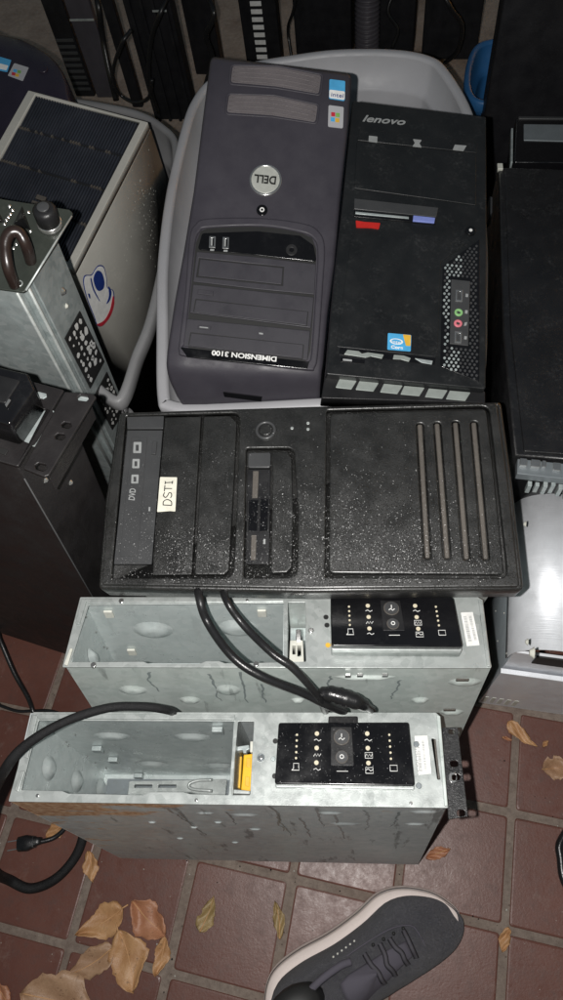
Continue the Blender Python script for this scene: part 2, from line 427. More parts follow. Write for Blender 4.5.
def loft(name, secs, mat, parent, caps=True, smooth=True, closed=False):
    bm = bmesh.new(); rows = [[bm.verts.new(p) for p in s] for s in secs]; n = len(rows[0])
    for A, B in zip(rows, rows[1:]):
        for k in range(n if closed else n-1): j = (k+1) % n; bm.faces.new((A[k], A[j], B[j], B[k]))
    if caps:
        for R_ in ((rows[-1],) if caps == 'end' else (rows[0], rows[-1])):
            try: bm.faces.new(R_)
            except ValueError: pass
    return bm_obj(name, bm, mat, parent, smooth)
def dome_bm(bm, c, ax, ay, az, rx, ry, h, n=16, m=5):
    """shallow pressed dome centred at c on the plane (ax, ay), bulging along az"""
    rings = []
    for i in range(m+1):
        t = i/m; rr = 1-t*.999; hh = h*(.5-.5*math.cos(PI*min(1, t*1.6)))
        rings.append([bm.verts.new(c+ax*(rx*rr*math.cos(2*PI*k/n))+ay*(ry*rr*math.sin(2*PI*k/n))+az*hh) for k in range(n)])
    for A, B in zip(rings, rings[1:]):
        for k in range(n): bm.faces.new((A[k], A[(k+1) % n], B[(k+1) % n], B[k]))
def domes(name, lst, mat, parent):
    for d in lst:
        bm = bmesh.new(); dome_bm(bm, *[Vector(x) if hasattr(x, '__len__') else x for x in d]); bm_obj(name, bm, mat, parent, True)
X, Y, Z = Vector((1,0,0)), Vector((0,1,0)), Vector((0,0,1))
# ------------------------------------------------------------------ ground
YAW = math.radians(-11.699)
def ground():
    bm = bmesh.new()
    s = 40
    vs = [bm.verts.new(p) for p in ((-s,-s,-.02),(s,-s,-.02),(s,s,-.02),(-s,s,-.02))]; bm.faces.new(vs)
    g = bm_obj('ground', bm, M['concrete']); tag(g, kind='structure')
    bm = bmesh.new(); lay = bm.loops.layers.color.new('tone')
    rnd = random.Random(3)
    cy, sy = math.cos(YAW), math.sin(YAW)
    def W(a, b, z): return (cy*a-sy*b, sy*a+cy*b, z)
    gh = .0052; p = .15; ox, oy = -.54215, .101526
    for i in range(-14, 18):
        for j in range(-6, 16):
            a0 = ox+i*p+gh+rnd.uniform(-.001, .001); a1 = ox+(i+1)*p-gh+rnd.uniform(-.001, .001); b1 = oy-j*p-gh; b0 = oy-(j+1)*p+gh
            dz = rnd.uniform(-.0006, .0006); tone = rnd.random()*.8
            loops = []
            for ins, z in ((0, -.006), (0, -.0022), (.0012, -.0006), (.003, 0)):
                q = rounded([(a0+ins, b0+ins), (a1-ins, b0+ins), (a1-ins, b1-ins), (a0+ins, b1-ins)], .005, 3)
                loops.append([bm.verts.new(W(v[0], v[1], z+dz+(0.0005 if k_ % 2 else 0)*0)) for k_, v in enumerate(q)])
            fs = []
            for A, B in zip(loops, loops[1:]):
                for k in range(len(A)): fs.append(bm.faces.new((A[k], A[(k+1) % len(A)], B[(k+1) % len(A)], B[k])))
            fs.append(bm.faces.new(loops[-1]))
            for f in fs:
                for l in f.loops: l[lay] = (tone, tone, tone, 1)
    # grout bed, a touch below the tile faces
    A0 = ox-14*p; A1 = ox+18*p; B0 = oy-16*p; B1 = oy+6*p
    nx = 60
    f = bm.faces.new([bm.verts.new(W(*q, -.0016)) for q in ((A0, B0), (A1, B0), (A1, B1), (A0, B1))]); f.material_index = 1
    f2 = [bm.verts.new(W(*q, -.015)) for q in ((A0, B0), (A1, B0), (A1, B1), (A0, B1))]
    o = bm_obj('tiled_floor', bm, [M['tile'], M['grout']]); tag(o, kind='structure')
ground()
# ------------------------------------------------------------------ the black DSTI tower lying across the middle
FD = Frame((-.041, .345, .496), (.006, -.078, .997), (.999, -.032, -.009))
def dsti():
    F = FD
    t = thing('desktop_tower', F, 'wet black desktop tower with a white handwritten DSTI label and four long grooves', 'computer', 'computer towers in the pile')
    body = box('case_body', -.196, .203, -.085, .093, -.455, -.034, M['steel'], t, .002)
    out = [(118,411),(300,405),(502,400),(513,480),(525,589),(310,592),(97,588),(104,500)]
    op = rounded([F.px(*q, -.001) for q in out], [.006,0,.006,0,.006,0,.006,0])
    # bezel: deep frame with a crowned edge
    cen = Vector((0, 0))
    secs = []
    def inset(pts, d):
        L = len(pts); res = []
        for i in range(L):
            p = Vector(pts[i]); a = Vector(pts[i-1]); b = Vector(pts[(i+1) % L])
            tdir = (b-a).normalized(); nrm = Vector((-tdir.y, tdir.x))
            res.append(p + nrm*d)
        return res
    area = sum(op[i-1][0]*op[i][1]-op[i][0]*op[i-1][1] for i in range(len(op)))
    sg = 1 if area > 0 else -1
    for d, z in ((.003, -.036), (.0005, -.032), (0, -.016), (0, -.006), (.0018, -.0035), (.0045, -.003), (.0052, -.0075)):
        secs.append([(p.x, p.y, z) for p in inset(op, d*sg)])
    bz = loft('bezel', secs, M['dsti'], t, True, True, True)
        # outer raised frame with three windows
    frame_out = [(121,414),(300,407.5),(497,402.5),(508,480),(520,586.5),(310,588.5),(101,584.5),(107.5,500)]
    w1 = [(125.5,415.5),(240,412.5),(237,495),(233,577.5),(111,578)]
    w2 = [(246,448),(294,447.5),(298,512),(297,577),(243.5,577.5)]
    w3 = [(326.5,410),(489.5,405.5),(499,490),(508.5,578),(325,577)]
    plate('front_frame', F, frame_out, -.006, .0006, M['dsti'], t, .004, .0017, [w1, w2, w3], [.003,.010,.006,.010,.003])
    # drive window
    g = .7
    dr = plate('optical_drive', F, [(127,430),(162.5,430),(151.4,564),(113.5,564)], -.005, -.0005, M['drive'], t, .001, .0008)
    plate('tray_door', F, [(131.5,436.5),(147,437.5),(137,556),(119.5,556)], -.001, .0004, M['drive'], dr, .001, .0004)
    plate('button', F, [(152.7,441),(156.8,441),(155.4,454),(151.2,454)], -.001, .0018, M['drive'], dr, .0006, .0005)
    for (x, y, w, h) in ((137.4,447.5,4,5.5),(136,463.5,3.6,4.6),(135,479,3.6,4.4)):
        plate('format_mark', F, [(x-w,y-h),(x+w,y-h),(x+w-.4,y+h),(x-w-.4,y+h)], .0003, .0008, M['grey_print'], dr, .001, .0001)
        plate('format_mark', F, [(x-w*.45,y-h*.5),(x+w*.3,y-h*.5),(x+w*.3,y+h*.6),(x-w*.45,y+h*.6)], .0006, .0010, M['drive'], dr, .0004, .0001)
    text('lettering', F, 'DVD', (134.6,500.5), (136,488.5), 6, M['grey_print'], dr, .0006, .2, bold=.02)
    plate('status_light', F, [(148.6,507),(150.2,507),(150,511),(148.4,511)], -.001, .0004, M['grey_print'], dr, 0, .0001)
    plate('drive_cover', F, [(126.5,416.5),(163.7,415.8),(162.9,428.6),(126.9,428.8)], -.005, -.0012, M['drive'], t, .001, .0008)
    plate('drive_cover', F, [(165,417.5),(200.8,416.5),(191.4,574.5),(152.5,575),(152.8,566)], -.005, .0004, M['dsti'], t, .001, .001)
    plate('drive_cover', F, [(203.6,416.5),(230,415.6),(236.6,422),(233,495),(228.6,570),(224,574.5),(194.2,574.5)], -.005, .0001, M['dsti'], t, .003, .0015)
    # hand written label
    lb = plate('paper_label', F, [(160,477),(177,477.3),(175.2,511.5),(170,511),(157,512)], .0003, .0007, M['paper'], t, .001, .0001)
    def stroke(pts, w=.0011):
        bm = bmesh.new(); P = [Vector((*F.px(*q, .0007), .0009)) for q in pts]
        tube_bm(bm, catmull(P, 4), w*.5, 6); return bm_obj('pen_stroke', bm, M['ink'], lb, True)
    # letters read upwards: D S T I, tops to the left
    stroke([(171.5,505.5),(163.0,505.0)]); stroke([(163.0,505.2),(163.5,501.5),(167.2,499.6),(171.2,501.6),(171.6,505.4)])
    stroke([(164.5,492.5),(163.4,495.5),(165.4,497.6),(167.6,495.5),(169.0,492.9),(171.2,493.3),(171.5,496),(170.4,498)])
    stroke([(164.2,491.5),(164.9,485.5)]); stroke([(164.6,488.6),(172.0,488.6)])
    stroke([(165.2,482.8),(172.4,482.4)]); stroke([(165.0,484.3),(165.4,481.4)]); stroke([(172.2,484),(172.6,481)])
    # card reader pocket
    rd = plate('card_reader', F, [(247.5,469),(270.5,469),(269,564),(245.5,564)], -.007, -.004, M['black'], t, .0006, .0006)
    for q, m_, zz in (([(253,471),(258.6,471),(257.6,498),(252,498)], 'groove', -.0034), ([(249,500),(258,500),(257,531),(248,531)], 'gloss', -.003), ([(260.5,499),(268,499),(267.4,531),(259.6,531)], 'gloss', -.0026), ([(251.4,535),(256.4,535),(255.6,560),(250.6,560)], 'groove', -.0034)):
        plate('card_slot', F, q, -.006, zz, M[m_], rd, .0004, .0003)
    plate('button', F, [(263,482),(267.6,482),(267.2,491),(262.6,491)], -.006, -.0022, M['black'], rd, .0004, .0004)
    plate('status_light', F, [(263.5,539),(265.5,539),(265.3,544),(263.2,544)], -.006, -.0035, M['grey_print'], rd, 0, .0001)
    plate('reader_cover', F, [(248,452.5),(270.8,452),(270.4,467.5),(247.6,467.5)], -.008, -.0022, M['drive'], t, .003, .0012)
    plate('reader_cover', F, [(272.5,452),(288,451.5),(291.6,458),(293,512),(292,566),(287,572.5),(270.8,573)], -.008, -.0004, M['dsti'], t, .003, .0015)
    # power button and lights
    pb = disc('power_button', F, (265.5,429.5), 10.5, -.001, .0034, M['drive'], t, .0016, .70)
    disc('button_cap', F, (265.7,429.2), 6.6, -.001, .0026, M['dsti'], pb, .0014)
    for q in ((292,428),(308,423),(308,429)): disc('status_light', F, q, 1.7, -.001, .0012, M['steel_face'], t, .0004, n=10)
    # right panel with four grooves
    gs = []
    for a, b in (((420,423),(427.8,559)),((437.2,422),(447.6,559)),((455.6,421),(467,560)),((474,421),(486.3,560))):
        w = 4.0
        gs.append([(a[0]-w,a[1]),(a[0]+w,a[1]),(b[0]+w,b[1]),(b[0]-w,b[1])])
    plate('grooved_panel', F, [(330,413.5),(486.6,409.3),(495.6,490),(504.3,574.5),(328.8,573)], -.005, .0002, M['dsti'], t, .006, .0016, gs, .0042)
    for a, b in (((420,423),(427.8,559)),((437.2,422),(447.6,559)),((455.6,421),(467,560)),((474,421),(486.3,560))):
        w = 2.5
        plate('groove_insert', F, [(a[0]-w,a[1]+1),(a[0]+w,a[1]+1),(b[0]+w,b[1]-1),(b[0]-w,b[1]-1)], -.004, -.0008, M['groove'], t, .0022, .0016)  # tan insert; its pale colour also paints the groove's highlight
    return t
def droplets(parent, F, n, x0, x1, y0, y1, rmin, rmax, dens, seed, nm='water_droplets'):
    """beads of water standing on whatever surface lies there"""
    dg = bpy.context.evaluated_depsgraph_get(); dg.update(); rnd = random.Random(seed)
    bm = bmesh.new(); sc_ = bpy.context.scene; k = 0; tries = 0
    while k < n and tries < n*8:
        tries += 1
        x = rnd.uniform(x0, x1); y = rnd.uniform(y0, y1)
        if rnd.random() > dens(x, y): continue
        o = F.world(x, y, .03); hit_, loc, nr, _, ob, _ = sc_.ray_cast(dg, o, -F.z, distance=.06)
        if not hit_ or nr.dot(F.z) < .8: continue
        p = loc-F.o; h = p.dot(F.z)
        r = rmin+(rmax-rmin)*rnd.random()**3.2; e = rnd.uniform(.8, 1.25); a0 = rnd.uniform(0, PI)
        rings = []
        m_ = 8
        th_ = math.radians(rnd.uniform(20, 34)); R__ = 1/math.sin(th_)
        zz_ = lambda d: math.sqrt(R__*R__-d*d)-R__*math.cos(th_)
        for d in (1, .75, .4):
            rings.append([bm.verts.new((x+r*d*(math.cos(2*PI*q/m_)*e), y+r*d*math.sin(2*PI*q/m_)/e, h+.00005+r*zz_(d))) for q in range(m_)])
        tp = bm.verts.new((x, y, h+.00005+r*zz_(0)))
        for A, B in zip(rings, rings[1:]):
            for q in range(m_): bm.faces.new((A[q], A[(q+1) % m_], B[(q+1) % m_], B[q]))
        for q in range(m_): bm.faces.new((rings[-1][q], rings[-1][(q+1) % m_], tp))
        k += 1
    return tag(bm_obj(nm, bm, M['water'], parent, True), kind='stuff')
tD = dsti()
def dD(x, y):
    v = noise.noise(Vector((x*22, y*22, 1.3)))*.5+.5; g_ = min(1, max(0, (.10-y)/.20))
    e = min(1, max(0, (.24-abs(x+.03))/.10))
    return min(1, (.10+.90*g_**1.7)*(.15+1.4*v**2)*(.3+.7*e))
droplets(tD, FD, 8500, -.205, .20, -.099, .099, .0003, .0013, dD, 4)
# ------------------------------------------------------------------ slate tower in the tub
FL = Frame((-.083, .707, .542), (.091, -.388, .917), (.986, -.091, -.137))
def prow(F, xl, xr, yl, yr, z, skirt=.03, n=9):
    a = F.px(xl, yl, z); b = F.px(xr, yr, z)
    pts = [(a[0], a[1], z-skirt), (a[0], a[1], z-.006), (a[0]+.0015, a[1], z-.002)]
    for k in range(n):
        s = k/(n-1); x = a[0]+.005+(b[0]-a[0]-.010)*s; y = a[1]+(b[1]-a[1])*s
        pts.append((x, y, z+.0000*math.sin(PI*s)))
    pts += [(b[0]-.0015, b[1], z-.002), (b[0], b[1], z-.006), (b[0], b[1], z-skirt)]
    return pts
def dell():
    F = FL
    t = thing('desktop_tower', F, 'slate grey upside down tower in the grey tub, with round silver logo and two vents', 'computer', 'computer towers in the pile')
    box('case_body', -.082, .078, -.195, .195, -.45, -.03, M['black'], t, .002)
    rows = [(211,351,56.5,73.5,-.028,.004),(210.5,351.5,57,74,-.008,.02),(210,352,58,75,-.003,.025),(209.3,352,60.5,77.5,0,.03),
            (203,349,110,120,0,.03),(193,340.5,190,200,0,.03),(183,335,250,262,0,.03),(174,328,300,312,0,.03),(166.5,323.5,350,362,0,.03),
            (165.6,322,362,371,-.0012,.03),(166,321.5,367.5,376.5,-.004,.027),(167,321,373,381.5,-.009,.023),(169.5,320.5,381,387.5,-.018,.016),(176,320,395,397.5,-.035,.006),(182,319.5,404,405,-.047,.003)]
    secs = [prow(F, *r) for r in rows]
    loft('bezel', secs, M['dell'], t)
    # vents
    def vent(q, ribs):
        v = plate('vent', F, q, -.002, .0012, M['dell'], t, .006, .001, [[(x+(2.2 if i in (0,5) else (-2.2 if i in (2,3) else 0)), y+(2 if i < 3 else -2)) for i, (x, y) in enumerate(q)]], .004)
        plate('vent_insert', F, [(x+(2.6 if i in (0,5) else (-2.6 if i in (2,3) else 0)), y+(2.4 if i < 3 else -2.4)) for i, (x, y) in enumerate(q)], -.002, .0004, M['vent_m'], v, .004, .0003)
        for k in range(ribs):
            s = (k+1.2)/(ribs+1.2)
            L = Vector(q[0])*(1-s)+Vector(q[5])*s; Mi = Vector(q[1])*(1-s)+Vector(q[4])*s; R_ = Vector(q[2])*(1-s)+Vector(q[3])*s
            P = [Vector((*F.px(*p, .0004), .0005)) for p in (L+Vector((4,0)), Mi, R_+Vector((-4,0)))]
            bm = bmesh.new(); tube_bm(bm, catmull(P, 5), .0006, 6); bm_obj('rib', bm, M['vent_m'], v, True)
    vent([(230,63.5),(278,64.5),(324,73),(321.5,96),(276,88.5),(228,84.5)], 4)
    vent([(226.5,92),(274,93.5),(320.5,103),(318,124.5),(272,117.5),(224,114.5)], 4)
    # stickers
    s = plate('processor_sticker', F, [(329.5,79),(345.3,81),(344.8,101),(329,98.5)], -.001, .0007, M['blue_s'], t, .002, .0001)
    plate('white_band', F, [(329.3,89.5),(345,91.5),(344.6,100),(329.3,97.8)], .0006, .0009, M['white'], s, .002, .0001)
    text('lettering', F, 'intel', (331,96.5), (343.3,98), 4.2, M['navy'], s, .001)
    s = plate('license_sticker', F, [(328.6,105),(343.8,107),(343,128.3),(328,126.6)], -.001, .0007, M['tub'], t, .002, .0001)
    for c, x, y in (('crimson',333.2,114.2),('foot_y',337.8,115),('blue_s',332.8,119.4),('gold',337.4,120.2)):
        plate('flag_patch', F, [(x-2,y-2.2),(x+2,y-1.8),(x+2,y+2.2),(x-2,y+1.8)], .0006, .0010, M[c], s, .0005, .0001)
    # logo: disc with the word upside down
    lg = disc('logo_disc', F, (265.5,179.5), 16.3, -.001, .0022, M['chrome'], t, .001, .86)
    disc('disc_face', F, (265.5,179.5), 14.2, -.001, .0016, M['logo_metal'], lg, .0006)
    text('lettering', F, 'DELL', (276.5,176.5), (254.6,174.2), 8.6, M['ink'], lg, .0017, bold=.03)
    pb = disc('power_button', F, (262,209.8), 5.6, -.001, .0018, M['gloss'], t, .0006)
    disc('power_symbol', F, (262,209.6), 2.4, .0015, .0022, M['white'], pb, .0001, .55, 16)
    # drive bay frame
    lip = [(189.5,232),(206,218.5),(262,217.5),(308,224),(325,243),(322,300),(315.5,370),(245,364),(180,356)]
    inn = [(197,237.5),(208,228.5),(262,227),(303,233),(316.5,246),(314,300),(309.5,362),(245,355),(184,347)]
    lip = [(189,238),(195,224),(208,218),(262,217.5),(304,223),(319,231),(325,246),(323.5,280),(318.5,350),(315,367),(306,370),(245,363),(186,356.5),(178.5,351),(179,340),(185,290)]
    inn = [(195,243),(200,231),(209,227.5),(262,226),(300,232),(313,238),(317.5,250),(316,285),(311.5,350),(308,361),(300,361.5),(245,355),(188,348.5),(184.5,343),(186,330),(190,290)]
    lipw = [Vector((*F.px(x, y, .0026), 0)) for x, y in lip]; innw = [Vector((*F.px(x, y, .0026), 0)) for x, y in inn]
    link('bay_frame', plate_mesh('bay_frame', catmull(lipw, 4, True), [catmull(innw, 4, True)], -.003, .0028, .0024), M['dell'], t)
    plate('bay_shade_back', F, [(x*.985+3.8, y) for x, y in inn], -.003, .0002, M['ink'], t, .004, .0001)  # black backing paints the shade in the seams between the drives
    plate('bay_panel', F, [(196.5,251.5),(256,256.8),(316,264),(314.5,294.5),(256,289),(193,281.5)], 0, .0016, M['dell_d'], t, .001, .0008, [[(198.8,257.8),(284.3,266.7),(282.8,285.7),(196.4,276.9)]])
    st = plate('port_strip', F, [(202,233),(257,231),(300,235.5),(313.5,245),(317,262),(256,255),(197.5,249.5)], -.001, .0016, M['gloss'], t, .004, .0006)
    for x, y in ((212.2,242.3),(225.6,243.2)):
        u = plate('usb_port', F, [(x-2.9,y-6.3),(x+3.4,y-6),(x+2.9,y+5.6),(x-3.4,y+5.2)], .001, .0024, M['chrome'], t, .0003, .0003, [[(x-1.7,y-4.6),(x+2,y-4.4),(x+1.6,y+3.6),(x-2.1,y+3.4)]])
        plate('tongue', F, [(x-1.3,y-4.2),(x+.4,y-4.1),(x+.1,y+3.2),(x-1.6,y+3.1)], .001, .0022, M['grey_print'], u, 0, .0002)
        plate('port_mark', F, [(x-2,y+6.6),(x+2,y+6.8),(x+1.8,y+8.6),(x-2.2,y+8.4)], .0015, .0019, M['grey_print'], u, .0003, .0001)
    disc('audio_jack', F, (291.6,249.6), 6, .001, .0026, M['black'], t, .0008, .35)
    plate('card_bay', F, [(200,259),(283,267.8),(281.6,284.4),(197.8,275.8)], 0, .0016, M['dell_d'], t, .0006, .0007)
    for q, tr, bt in (([(192.8,284),(314,297),(311,328),(189.6,312.6)], [(196,299.5),(308,311.5),(306.5,325.5),(193.6,312)], [(198,289.2),(213.5,291),(213,295.6),(197.4,293.8)]),
                      ([(186.8,318.5),(310.4,330.6),(307.6,360.3),(183,345.5)], [(191,333),(303.5,344.5),(302.4,358.5),(188.5,345.2)], [(198,324.8),(211,326),(210.4,329.8),(197.4,328.6)])):
        d = plate('disc_drive', F, q, 0, .0018, M['dell_d'], t, .0015, .001)
        cx_ = sum(p[0] for p in tr)/4; cy_ = sum(p[1] for p in tr)/4
        plate('door_shade_line', F, [(cx_+(x-cx_)*1.012, cy_+(y-cy_)*1.07) for x, y in tr], .001, .0020, M['ink'], d, .0008, .0001)  # black plate round the door paints the seam's shadow line
        plate('tray_door', F, tr, .0015, .0030, M['dell_d'], d, .0008, .0007)
        plate('button', F, bt, .001, .0032, M['dell_d'], d, .0006, .0005)
    plate('status_light', F, [(259,332.5),(263,333),(263,334.6),(259,334)], .001, .0026, M['grey_print'], t, 0, .0001)
    plate('status_light', F, [(199.5,326.5),(208,327.3),(208,328.4),(199.5,327.5)], .0025, .0037, M['grey_print'], t, 0, .0001)
    ms = plate('model_strip', F, [(179.5,346.8),(309.6,361.6),(307.5,369.5),(187,357)], .0004, .0030, M['gloss'], t, .001, .0008)
    text('lettering', F, 'DIMENSION 3100', (276.8,356.8), (212,350.2), 5.2, M['white'], ms, .0031, bold=.03)
    # badge slot on the sloping lower lip
    a = [F.px(*q, -.0232) for q in ((223,391),(262,396),(261,399.5),(224,394.5))]
    bm = bmesh.new(); n_ = Vector((0, -.8, .6))
    zz = (-.0265, -.0258, -.0315, -.0322)
    vs = [bm.verts.new((p[0], p[1]-.0015, z_+.002)) for p, z_ in zip(a, zz)]
    r_ = bmesh.ops.extrude_face_region(bm, geom=[bm.faces.new(vs)]); bmesh.ops.translate(bm, verts=[v for v in r_['geom'] if isinstance(v, bmesh.types.BMVert)], vec=(0, .002, -.004))
    bm_obj('badge_slot', bm, M['gloss'], t)
dell()
# ------------------------------------------------------------------ black tower with the perforated corner
FE = Frame((.1, .668, .536), (.129, -.14, .982), (.985, -.1, -.143))
def lenovo():
    F = FE
    t = thing('desktop_tower', F, 'narrow black tower in the grey tub with perforated corner and red tape', 'computer', 'computer towers in the pile')
    box('case_body', -.078, .078, -.175, .195, -.42, -.03, M['black'], t, .002)
    plate('bezel', F, [(352.5,100.5),(486.5,116.5),(487,250),(486,389),(326,374),(333,295),(343,200)], -.032, 0, M['lenovo'], t, .003, .0015)
    text('lettering', F, 'lenovo', (362.5,121.5), (405.5,125.4), 8.6, M['grey_print'], t, .0003, .35, bold=.02)
    # raised panels leave real seams between them
    z = .0012
    plate('front_panel', F, [(359.5,128.3),(477.5,142.2),(477,152.6),(357.5,140)], 0, z, M['lenovo'], t, .001, .0006)
    plate('drive_cover', F, [(357,141.6),(476.5,154.2),(476,205),(441.5,200),(354.5,188)], 0, z, M['lenovo'], t, .001, .0006)
    plate('lower_panel', F, [(352,232),(437,240),(466,243.5),(441,262),(437.5,357),(336,346.5)], 0, z*.7, M['lenovo'], t, .003, .0006)
    for q in ([(369,135.6),(377.6,136.6),(377.2,142.6),(368.6,141.4)], [(413,139),(422,140),(419.5,143.4),(422,147.4),(412.4,146.4),(415,143)], [(455,144.6),(467,145.6),(465.6,147.4),(463.6,151),(452.8,149.8)]):
        plate('drive_mark', F, q, z, z+.0004, M['grey_print'], t, .0008, .0001)
    plate('floppy_bay', F, [(354.5,198.3),(438.5,207.5),(436.5,217),(354.2,208.8)], 0, .0010, M['drive'], t, .0008, .0005)
    fs = plate('floppy_slot', F, [(354.4,209.8),(437,218.2),(436,224),(354,216.5)], 0, .0014, M['gloss'], t, .0004, .0005)
    plate('slot_lip', F, [(355.5,211.4),(409,216.6),(409,218.6),(355.5,213.6)], .001, .0022, M['steel_d'], fs, .0002, .0004)
    plate('eject_button', F, [(413.5,215),(435.6,217.4),(434.6,222.6),(413,220.6)], .001, .0036, M['lilac'], fs, .0006, .0008)
    plate('red_tape', F, [(355.8,220.4),(364,221.8),(380.4,223),(379,228.6),(372,227.4),(356.4,227)], .0002, .0018, M['red'], t, .001, .0001)
    pb = disc('power_button', F, (471,230.2), 5.2, 0, .0022, M['gloss'], t, .0008)
    disc('button_light', F, (471,230), 1.7, .0018, .0026, M['white'], pb, .0001, n=12)
    # perforated corner: a field of small studs, pale where steel shows through the holes
    poly = [(443,266),(480,239),(479.6,382),(440.5,366)]
    mp = plate('vent_mesh', F, poly, 0, .0006, M['gloss'], t, .001, .0003)
    P = [Vector(F.px(*q, .0006)) for q in poly]
    def inside(x, y):
        c = False
        for i in range(4):
            a, b = P[i], P[i-1]
            if (a.y > y) != (b.y > y) and x < (b.x-a.x)*(y-a.y)/(b.y-a.y)+a.x: c = not c
        return c
    pq = [Vector(F.px(*q, .0006)) for q in ((450.5,277.5),(471.5,279.5),(469.5,347),(449,345))]
    bx0, bx1, by0, by1 = min(p.x for p in pq), max(p.x for p in pq), min(p.y for p in pq), max(p.y for p in pq)
    x0, x1 = min(p.x for p in P), max(p.x for p in P); y0, y1 = min(p.y for p in P), max(p.y for p in P)
    bm = bmesh.new(); dx = .0052; dy = .0045; j = 0; y = y0+.003
    while y < y1:
        x = x0+.003+(dx/2 if j % 2 else 0)
        while x < x1:
            if inside(x+.0024, y) and inside(x-.0024, y) and inside(x, y+.002) and not (bx0 < x < bx1 and by0 < y < by1):
                left = (x-x0) < .022
                r = .0015
                vs = [bm.verts.new((x+r*math.cos(PI/3*k), y+r*1.1*math.sin(PI/3*k), .0012)) for k in range(6)]
                f = bm.faces.new(vs); f.material_index = 0 if (left and random.random() < .8) else 1
                vb = [bm.verts.new((x+r*math.cos(PI/3*k)*1.1, y+r*1.1*math.sin(PI/3*k)*1.1, .0004)) for k in range(6)]
                for k in range(6): g = bm.faces.new((vb[k], vb[(k+1) % 6], vs[(k+1) % 6], vs[k])); g.material_index = f.material_index
            x += dx
        y += dy; j += 1
    bm_obj('perforations', bm, [M['steel_d'], M['drive']], mp)
    pp = plate('port_panel', F, [(451.5,279),(470.5,281),(468.5,345.5),(450,343.5)], 0, .0018, M['drive'], t, .0006, .0006)
    for x, y in ((460,295.5),(459,337)):
        u = plate('usb_port', F, [(x-4,y-6),(x+3,y-5.4),(x+2.6,y+6),(x-4.2,y+5.4)], .001, .003, M['chrome'], pp, .0003, .0003, [[(x-2.6,y-4.4),(x+1.6,y-4),(x+1.2,y+4.4),(x-2.8,y+4)]])
    disc('audio_jack', F, (459,312), 4.2, .001, .0034, M['green_j'], pp, .0006, .42)
    disc('audio_jack', F, (458.4,323), 4.2, .001, .0034, M['pink_j'], pp, .0006, .42)
    for q in ([(466,293.5),(468.5,294),(468.2,297),(465.6,296.6)], [(465.4,310),(468,310.4),(467.6,313.6),(465,313.2)], [(464.8,322.6),(467.4,322),(466.6,325.4),(464,325.8)], [(464.6,336),(467.2,336.4),(466.8,339.4),(464.2,339)]):
        plate('port_mark', F, q, .0015, .0022, M['grey_print'], pp, .0003, .0001)
    s = plate('processor_sticker', F, [(388,333),(411.4,335),(410.8,351.5),(387.4,349.6)], 0, .0012, M['blue_s'], t, .0015, .0001)
    plate('gold_corner', F, [(403,334.4),(411,335.2),(410.6,346),(406,345.6)], .001, .0015, M['gold'], s, .0008, .0001)
    disc('white_oval', F, (396.6,341.4), 6.6, .0012, .0016, M['white'], s, .0001, .8, 24, .5)
    text('lettering', F, 'intel', (391.8,343), (401.6,344), 3.2, M['white'], s, .0016)
    text('lettering', F, 'Core', (391,348.4), (403,349.6), 3.6, M['white'], s, .0016, bold=.03)
    # broken intake below the sticker
    sl = plate('lower_slot', F, [(340,347.5),(436,358),(435,364.5),(339,354.5)], 0, .0008, M['gloss'], t, .0006, .0003)
    plate('white_scrap', F, [(347.5,349.6),(359,351),(362,353.4),(368,352.2),(384,354.4),(382,358.6),(371,356.2),(366,357.6),(352,355.4),(344,354.2)], .0006, .0016, M['alu_l'], sl, .0006, .0004)
    plate('white_scrap', F, [(394,354.6),(404,355.4),(411,358),(409,361.6),(401,359.4),(393,359)], .0006, .0016, M['alu_l'], sl, .0006, .0004)
    plate('white_scrap', F, [(414,357.8),(433,360.6),(432,364.4),(422,362.6)], .0006, .0018, M['steel_d'], sl, .0006, .0004)
    plate('tag', F, [(341,357),(365,359.6),(364.6,363.6),(340.6,361.2)], 0, .0010, M['gloss'], t, .0005, .0002)
    plate('tag_mark', F, [(343,358.6),(352,359.6),(352,361.4),(343,360.6)], .0008, .0013, M['grey_print'], t, .0002, .0001)
    # chin with pale windows
    F2z = -.010
    plate('chin', F, [(325,375.5),(485.5,391),(485.5,403),(321.5,398)], -.03, F2z, M['black'], t, .002, .001)
    for x0_, w in ((335.5,19.5),(355.5,21.5),(380,21),(400.5,22.5),(425,21),(446,23)):
        dy_ = (x0_-335)*.105
        q = [(x0_+4,378.8+dy_),(x0_+w+2,380.6+dy_),(x0_+w-3.5,389.2+dy_),(x0_,387.4+dy_)]
        plate('chin_window', F, q, F2z, F2z+.0012, M['alu_l'], t, .001, .0004)
lenovo()
